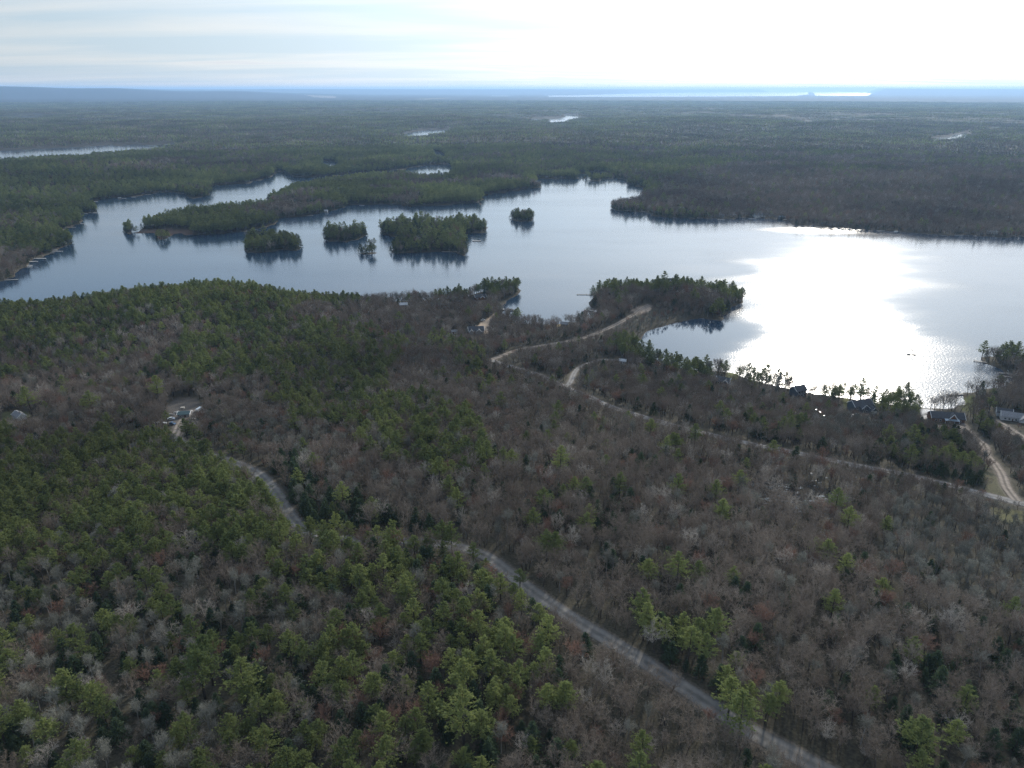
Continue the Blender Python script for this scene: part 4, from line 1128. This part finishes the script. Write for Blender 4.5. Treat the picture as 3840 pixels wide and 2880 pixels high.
house('lodge', 'long_lodge', -10, 25, 11, 3.6, 3.6, 'brown', 'dkroof', 'long low dark-roofed house with timber gable, brick-brown walls and pale porch roof',
  [(-9, -5.55, 1.7, 1.6, 1.3), (-6, -5.55, 1.7, 1.6, 1.3), (9, -5.55, 1.7, 1.6, 1.3)], (2, -5.57), gables=[(3.2, 5.5, .6, 4.4, 3.6)], chimney=(-4, 1.5), porch=(2.2, -5.9, 11, 2.6, 3.3, 'bluroof'), size=.84)
house('family_house', 'court_house', -24, 20, 10, 3.4, 3.0, 'white', 'grroof', 'white-walled house with grey roof above the gravel drive at the right edge',
  [(-7, -5.05, 1.6, 1.5, 1.3), (-4, -5.05, 1.6, 1.5, 1.3), (1, -5.05, 1.6, 1.5, 1.3)], (-1.5, -5.07), gables=[(6, 6, 3, 3.2, 2.4)], garage=(6, -8.15, 4.4), size=.8)
house('garage_building', 'back_house', -24, 9, 7, 3, 2.0, 'white', 'dkroof', 'small dark-roofed garage building just left of the white-walled house', [(-2.5, -3.55, 1.6, 1, 1)], (3.2, -3.57), garage=(0, -3.6, 2.8), cat='garage')
house('cabin', 'white_cottage', -15, 5, 4, 2.6, 1.2, 'white', 'paleroof', 'tiny bright white cabin in the bare woods above the driveway', [(1.3, -2.05, 1.4, .8, .8)], (-.8, -2.07), cat='cabin')
house('shed', 'shed', 6, 7, 5, 2.6, 1.0, 'grey', 'teal', 'grey shed with a teal metal roof in the middle of the cluttered yard', [(-2, -2.55, 1.4, .8, .8)], (1, -2.57), cat='shed')
# cabins on the far shores
FARH = [((2556,785), 12, 'white', 'paleroof', 9, 'white-roofed cabin among the bare trees behind the right-hand far shore'), ((2702,812), -8, 'grey', 'grroof', 13, 'grey-roofed cottage on the far right shore, left of the twin dark pines'),
 ((2845,812), 10, 'white', 'grroof', 19, 'largest grey-roofed house on the far right shore'), ((2749,812), 0, 'tan', 'grroof', 10, 'tan cottage beside a yellow strip of lawn on the far right shore'),
 ((2930,818), 5, 'slate', 'bluroof', 11, 'blue-grey cottage near the right end of the far shore houses'), ((3718,876), -10, 'white', 'paleroof', 14, 'white boathouse at the far right shore, brightest spot there'),
 ((3362,848), 0, 'cream', 'grroof', 10, 'cream cottage standing alone on the far shore, right of the glare'), ((929,680), 4, 'white', 'paleroof', 8, 'white boathouse by the narrow far arm of the lake'),
 ((237,915), -20, 'cream', 'grroof', 9, 'cream cottage on the tip of the left shore'), ((1223,795), 0, 'white', 'paleroof', 6, 'small white boathouse under the trees of the long peninsula'),
 ((3775,822), 0, 'white', 'paleroof', 9, 'white cabin set back in the woods of the far right shore'), ((795,690), 0, 'tan', 'grroof', 8, 'tan cabin behind the dark pine headland of the far arm'),
 ((1838,1164), 30, 'tan', 'grroof', 5, 'little tan boathouse at the foot of the sand path'), ((3600,868), 4, 'grey', 'paleroof', 9, 'pale-roofed grey cottage left of the white boathouse')]
for i, ((u, v), rz, wmn, rmn, wd, lb) in enumerate(FARH):
    x, y, z = gpt(u, v); BLD['far%d' % i] = (x, y, z)
    house('cottage', 'far%d' % i, rz, wd, wd * .62, 3.0, wd * .17, wmn, rmn, lb, [(-wd * .28, -wd * .31 - .05, 1.6, 1.4, 1.3), (wd * .28, -wd * .31 - .05, 1.6, 1.4, 1.3)], (0, -wd * .31 - .07), cat='cottage', trim=False)

# ------------------------------------------------------------------ docks, rafts, boats
def dock(u, v, ln, rz, label, m='dock', wd=2.0, ell=0, cat='dock', name='dock'):
    x, y = at(u, v, .5)
    e = empty(name, (x, y, 0), R(rz), label, cat, 'docks along the lake shores' if cat == 'dock' else None)
    b = MB().box((0, 0, .55), (ln, wd, .16))
    if ell: b.box((ln / 2 - wd * .5, -ell / 2 - wd / 2, .545), (wd, ell, .15))
    b.build('deck', WM[m], e)
    for sx_ in (-.45, 0, .45):
        for s in (-1, 1): MB().tube([(sx_ * ln, s * (wd / 2 + .08), -1.5), (sx_ * ln, s * (wd / 2 + .08), .95)], [.09, .09], 6).build('post', WM['post'], e)
LS_ = 'on the left shore'
DOCKS = [(96,995,18,0,'long white dock on the left shore above a pontoon float','whitedock',2.6),(42,1049,15,12,'weathered dock nearly hidden at the left photo edge'),(10,1045,12,20,'short dock cut by the left photo edge'),
 (104,982,14,10,'grey dock slanting below the bright twin docks on the left shore'),(124,980,13,0,'pale dock beside the slanting grey one on the left shore','whitedock'),(150,969,16,3,'bright white dock running right from the left shore','whitedock',2.4),
 (141,962,14,50,'white dock angled back toward the left shore','whitedock'),(163,952,10,0,'short pale dock above the angled white one','whitedock'),(184,948,15,-4,'grey dock halfway up the left shore'),(212,942,18,0,'pale dock with boats below the left shore headland','whitedock'),
 (235,861,9,6,'tiny pale dock in the left cove'),(268,853,13,10,'grey dock above the left headland cove'),(303,839,11,12,'pale dock below the left cove trees','whitedock'),(347,798,16,-5,'bright dock at the tip of the upper left point','whitedock',2.8),
 (335,761,9,0,'short dock in the upper left cove'),(350,756,18,0,'pale long dock in the upper left cove','whitedock'),(449,746,9,-10,'dock left of a white buoy on the upper left shore'),(465,744,9,0,'small pale dock at the dark pines of the upper shore','whitedock'),
 (501,739,10,0,'bright short dock right of the dark upper pines','whitedock'),(553,729,13,8,'grey dock before the brown bank of the upper cove'),(581,725,10,0,'last dock before the dark pine headland'),
 (938,682,12,0,'tan dock beside the white boathouse in the far arm'),(968,672,14,6,'reddish dock in the far arm'),(990,661,16,0,'far arm dock near the channel','whitedock'),(1158,808,16,4,'dock under the tall trees of the long peninsula'),
 (1357,770,10,0,'small white dock left of centre on the peninsula shore','whitedock'),(1428,763,10,0,'second small white dock on the peninsula shore','whitedock'),(1662,762,12,0,'grey dock at the dark right end of the peninsula'),
 (1690,944,26,-6,'long pale dock on the south shore of the largest island','dock',2.4),(2199,1104,22,0,'thin dark dock reaching left from the wooded point','post',1.6),
 (2480,805,12,0,'grey dock at the left of the far right shore'),(2608,818,12,30,'angled dock on the far right shore'),(2704,824,13,0,'white dock before the tan far shore cottage','whitedock'),(2822,820,14,0,'white dock below the largest far shore house','whitedock'),
 (2943,824,10,20,'bright slanting dock at the right end of the houses','whitedock'),(3304,866,12,0,'small bright dock right of the glare on the far shore','whitedock'),(3361,864,12,0,'dock beside the lone cream cottage','whitedock'),(3596,882,14,0,'dock left of the bright far boathouse','whitedock'),
 (3603,1478,20,8,'dark dock pointing left from the near right shore','dock',2.6),(3786,1400,16,-5,'upper dock in the little right-hand bay'),(3790,1414,14,-25,'lower dock in the little right-hand bay','whitedock'),(3684,1357,13,-30,'dock under the first pine of the right-hand point'),(3766,1374,8,-10,'stub dock in the right-hand bay beneath the shrubs')]
for q in DOCKS:
    u, v, ln, rz, lb = q[:5]; dock(u, v, ln, rz, lb, *(q[5:]))
dock(2216, 1164, 14, -22, 'wide white dock with a side arm in the small bay', 'whitedock', 3.2, 5)
dock(1880, 1158, 8, -60, 'bright white boat slip below the sand path', 'whitedock', 4.4)
dock(1787, 903, 13, -3, 'moored swim raft right of the largest island', 'dock', 4, 0, 'raft', 'swim_raft')
def boat(u, v, rz, label, ln=6.5, m='trim', z=0.0):
    x, y = at(u, v, .3)
    e = empty('motor_boat', (x, y, z), R(rz), label, 'boat', 'small boats by the docks')
    V = []; Fc = []; ns = 8
    for i in range(ns):
        q = i / (ns - 1); bw = 1.1 * (1 - max(0, q - .45) ** 1.8 * 2.9) if q > .45 else 1.1
        bw = max(bw, .03); X = -ln / 2 + ln * q; zt = .75 + .35 * q
        V += [(X, -bw, zt), (X, -bw * .6, -.2), (X, 0, -.35), (X, bw * .6, -.2), (X, bw, zt), (X, bw * .8, zt - .02), (X, bw * .7, zt - .45 if .1 < q < .75 else zt - .05), (X, -bw * .7, zt - .45 if .1 < q < .75 else zt - .05), (X, -bw * .8, zt - .02)]
    for i in range(ns - 1):
        for k in range(9): Fc.append((i * 9 + k, i * 9 + (k + 1) % 9, (i + 1) * 9 + (k + 1) % 9, (i + 1) * 9 + k))
    Fc += [tuple(range(9))[::-1], tuple((ns - 1) * 9 + k for k in range(9))]
    MB().add(V, Fc).build('hull', WM[m], e)
    MB().add([(.4, -.8, 1.0), (.4, .8, 1.0), (.0, .7, 1.6), (.0, -.7, 1.6), (.45, -.8, 1.0), (.45, .8, 1.0), (.05, .7, 1.6), (.05, -.7, 1.6)], [(0, 1, 2, 3), (4, 7, 6, 5), (0, 4, 5, 1), (1, 5, 6, 2), (2, 6, 7, 3), (3, 7, 4, 0)]).build('windshield', WM['glass'], e)
    MB().box((-ln / 2 - .2, 0, .7), (.45, .4, .9)).build('outboard_motor', WM['post'], e)
for q in [(112,1002,5,'white boat moored beside the long dock on the left shore'), (206,938,10,'small white boat at the pale dock below the headland'), (322,801,-10,'white boat by the upper left point'),
          (448,741,30,'white boat lying under the dark pines of the upper shore'), (3784,1392,70,'white boat on the beach of the right-hand bay'), (1700,939,-5,'little white boat at the largest island dock'), (3360,868,0,'white boat by the cream cottage on the far shore')]: boat(*q)

# ------------------------------------------------------------------ vehicles and yard things
def car(u, v, rz, m, label):
    x, y, z = gpt(u, v); e = empty('parked_car', (x, y, z + .15), R(rz), label, 'car')
    prof = [(-2.2, .35), (-2.2, .85), (-1.9, 1.0), (-1.3, 1.05), (1.0, .98), (1.9, .85), (2.2, .6), (2.2, .35)]
    def extr(pr_, w_): 
        n_ = len(pr_); V = [(a, -w_, b) for a, b in pr_] + [(a, w_, b) for a, b in pr_]
        return V, [tuple(range(n_)), tuple(range(2 * n_ - 1, n_ - 1, -1))] + [(i, i + n_, (i + 1) % n_ + n_, (i + 1) % n_) for i in range(n_)]
    MB().add(*extr(prof, .88)).build('body', WM[m], e)
    MB().add(*extr([(-1.5, 1.0), (-1.1, 1.5), (.3, 1.52), (1.05, .97)], .76)).build('cabin', WM['glass'], e)
    MB().box((-.4, 0, 1.53), (1.3, 1.35, .06)).build('car_roof', WM[m], e)
    for a in (-1.35, 1.35):
        for s in (-1, 1):
            wh = MB().tube([(a, s * .72, .33), (a, s * .95, .33)], [.33, .33], 12).build('wheel', WM['tyre'], e)
            MB().tube([(a, s * .952, .33), (a, s * .965, .33)], [.18, .18], 8).build('rim', WM['silver'], wh)
    for s in (-1, 1): MB().box((2.2, s * .6, .72), (.06, .3, .14)).build('headlight', WM['trim'], e)
car(643, 1574, 10, 'silver', 'silver car parked at the left side of the cluttered yard')
car(648, 1592, -20, 'blue', 'dark blue car at the lower left of the cluttered yard')
car(1812, 1203, 20, 'trim', 'white car beside the sand path')
car(3198, 1562, 60, 'trim', 'white car left of the white garage door')
x, y, z = BLD['camper']
e = empty('camper_trailer', (x, y, z), R(78), 'white camper trailer parked at the right side of the cluttered yard', 'camper'); e.scale = (.72, .72, .72)
V = [(-3.4, 0, .6), (-3.5, 0, 2.2), (-3.2, 0, 2.75), (2.9, 0, 2.75), (3.4, 0, 2.1), (3.2, 0, .6)]; n_ = 6
MB().add([(a, -1.2, c) for a, b_, c in V] + [(a, 1.2, c) for a, b_, c in V], [tuple(range(6)), tuple(range(11, 5, -1))] + [(i, i + 6, (i + 1) % 6 + 6, (i + 1) % 6) for i in range(6)]).build('body', WM['trim'], e)
for a in (-2, 1.6): MB().box((a, -1.23, 1.9), (1.1, .05, .6)).build('window', WM['glass'], e)
MB().box((-.3, -1.23, 1.6), (.7, .05, 1.7)).build('door', WM['silver'], e)
for s in (-1, 1): MB().tube([(0, s * 1.0, .35), (0, s * 1.25, .35)], [.35, .35], 12).build('wheel', WM['tyre'], e)
MB().tube([(3.2, -.6, .5), (4.6, 0, .5), (3.2, .6, .5)], [.06, .06, .06], 5).build('tow_bar', WM['post'], e)
for i, (u, v, sx_, sy_, sz_, m, lb) in enumerate([(685,1532,2.6,1.4,.9,'cream','pale covered load at the top of the cluttered yard'), (618,1588,3.2,1.2,.7,'trim','white pile at the left fringe of the yard'), (640,1556,4.5,.8,.7,'grey','long grey stack of boards in the yard'),
     (660,1550,3,1.4,.9,'grey','square grey stack of boards in the yard'), (724,1572,2.2,1.2,.8,'cream','pale pile near the right side of the yard'), (590,1586,2.4,1.2,.6,'trim','small white heap in the brush left of the yard')]):
    x, y, z = gpt(u, v); r = np.random.default_rng(i); mb = MB()
    for k in range(5): mb.box((r.normal() * sx_ * .12, r.normal() * sy_ * .15, sz_ * (k + .5) / 5), (sx_ * r.uniform(.75, 1.05), sy_ * r.uniform(.7, 1), sz_ / 5 - .02), r.normal() * .15)
    o = mb.build('yard_pile', WM[m]); o.location = (x, y, z); tag(o, lb, 'pile', 'piles in the gravel yard')
def boulder(u, v, s, label, sd):
    r = np.random.default_rng(sd); x, y = at(u, v); nu, nv_ = 10, 6; V = []
    for j in range(nv_ + 1):
        for i in range(nu):
            a, b_ = 2 * math.pi * i / nu, math.pi * j / nv_; q = r.uniform(.82, 1.1)
            V.append((s * q * math.cos(a) * math.sin(b_) * 1.3, s * q * math.sin(a) * math.sin(b_), s * .55 * q * math.cos(b_)))
    Fc = [(j * nu + i, (j + 1) * nu + i, (j + 1) * nu + (i + 1) % nu, j * nu + (i + 1) % nu) for j in range(nv_) for i in range(nu)]
    o = MB().add(V, Fc).build('boulder', WM['rock']); o.location = (x, y, .1); tag(o, label, 'boulder', 'boulders in the shallow water')
boulder(1914, 1164, 3.0, 'larger dark boulder standing in the small bay', 1); boulder(1925, 1166, 1.2, 'tiny boulder right of the larger one in the small bay', 2)
boulder(3407, 1330, 1.3, 'boulder on the left of the lone rock islet in the glare', 3); boulder(3428, 1332, 1.1, 'boulder on the right of the lone rock islet in the glare', 4)
boulder(720, 784, 2.0, 'dark rock alone in the upper left water', 5)

# fallen tree leaning over the water at the right-hand point
xa, ya, za = gpt(3752, 1330); xb, yb, zb_ = gpt(3722, 1314)
o = MB().tube([(xa, ya, za + .5), ((xa + xb) / 2, (ya + yb) / 2, za + 1.6), (xb - 4, yb, za + 3.0)], [.45, .35, .15], 7).build('leaning_trunk', M['bark'])
tag(o, 'bare trunk leaning out over the water behind the right-hand point pine', 'tree trunk')

# ------------------------------------------------------------------ meltwater pools shining on the forest floor
pr_ = np.random.default_rng(5); mb = MB()
CL = [((2823,3018),(1816,1925),80), ((2870,2900),(1690,1712),4), ((2915,2930),(1745,1770),4), ((3040,3130),(1775,1885),16), ((3225,3260),(1800,1850),7), ((3325,3365),(1680,1700),5), ((2706,2800),(1500,1560),14),
      ((2700,2740),(1565,1600),6), ((2955,2985),(1558,1580),6), ((2830,3030),(1600,1650),12), ((3060,3110),(1535,1560),4), ((3370,3640),(1630,1680),14), ((3010,3130),(1900,1960),8), ((3180,3300),(1780,1800),6)]
for (u0, u1), (v0, v1), n_ in CL:
    for _ in range(n_):
        x, y, z = gpt(pr_.uniform(u0, u1), pr_.uniform(v0, v1)); rad = pr_.uniform(.4, 1.05) ; k = 9
        a = np.linspace(0, 2 * math.pi, k, endpoint=False); q = rad * pr_.uniform(.55, 1.2, k)
        X = x + np.cos(a) * q * 1.5; Y = y + np.sin(a) * q
        mb.add(np.stack([X, Y, np.full(k, height(X, Y).max() + .05)], 1), [tuple(range(k))])
pm_ = mat('still_water', (.01, .015, .02), .06, .5); pm_.node_tree.nodes['Principled BSDF'].inputs['IOR'].default_value = 1.333
tag(mb.build('pool_water', pm_), 'small meltwater pools glinting on the floor of the bare woods', kind='structure')

# ------------------------------------------------------------------ haze: one closed box of even air
hm = bpy.data.materials.new('haze'); hm.use_nodes = True
t = hm.node_tree; t.nodes.clear()
o_ = t.nodes.new('ShaderNodeOutputMaterial'); pvn = t.nodes.new('ShaderNodeVolumePrincipled')
pvn.inputs['Color'].default_value = (.43, .67, 1.0, 1)
pvn.inputs['Density'].default_value = 0.00004
pvn.inputs['Anisotropy'].default_value = .3
t.links.new(pvn.outputs[0], o_.inputs['Volume'])
hb = MB().box((0, 36000, 164), (150000, 76000, 340)).build('haze', hm)
tag(hb, 'thin blue haze filling the air over the lakes and forest', kind='stuff')
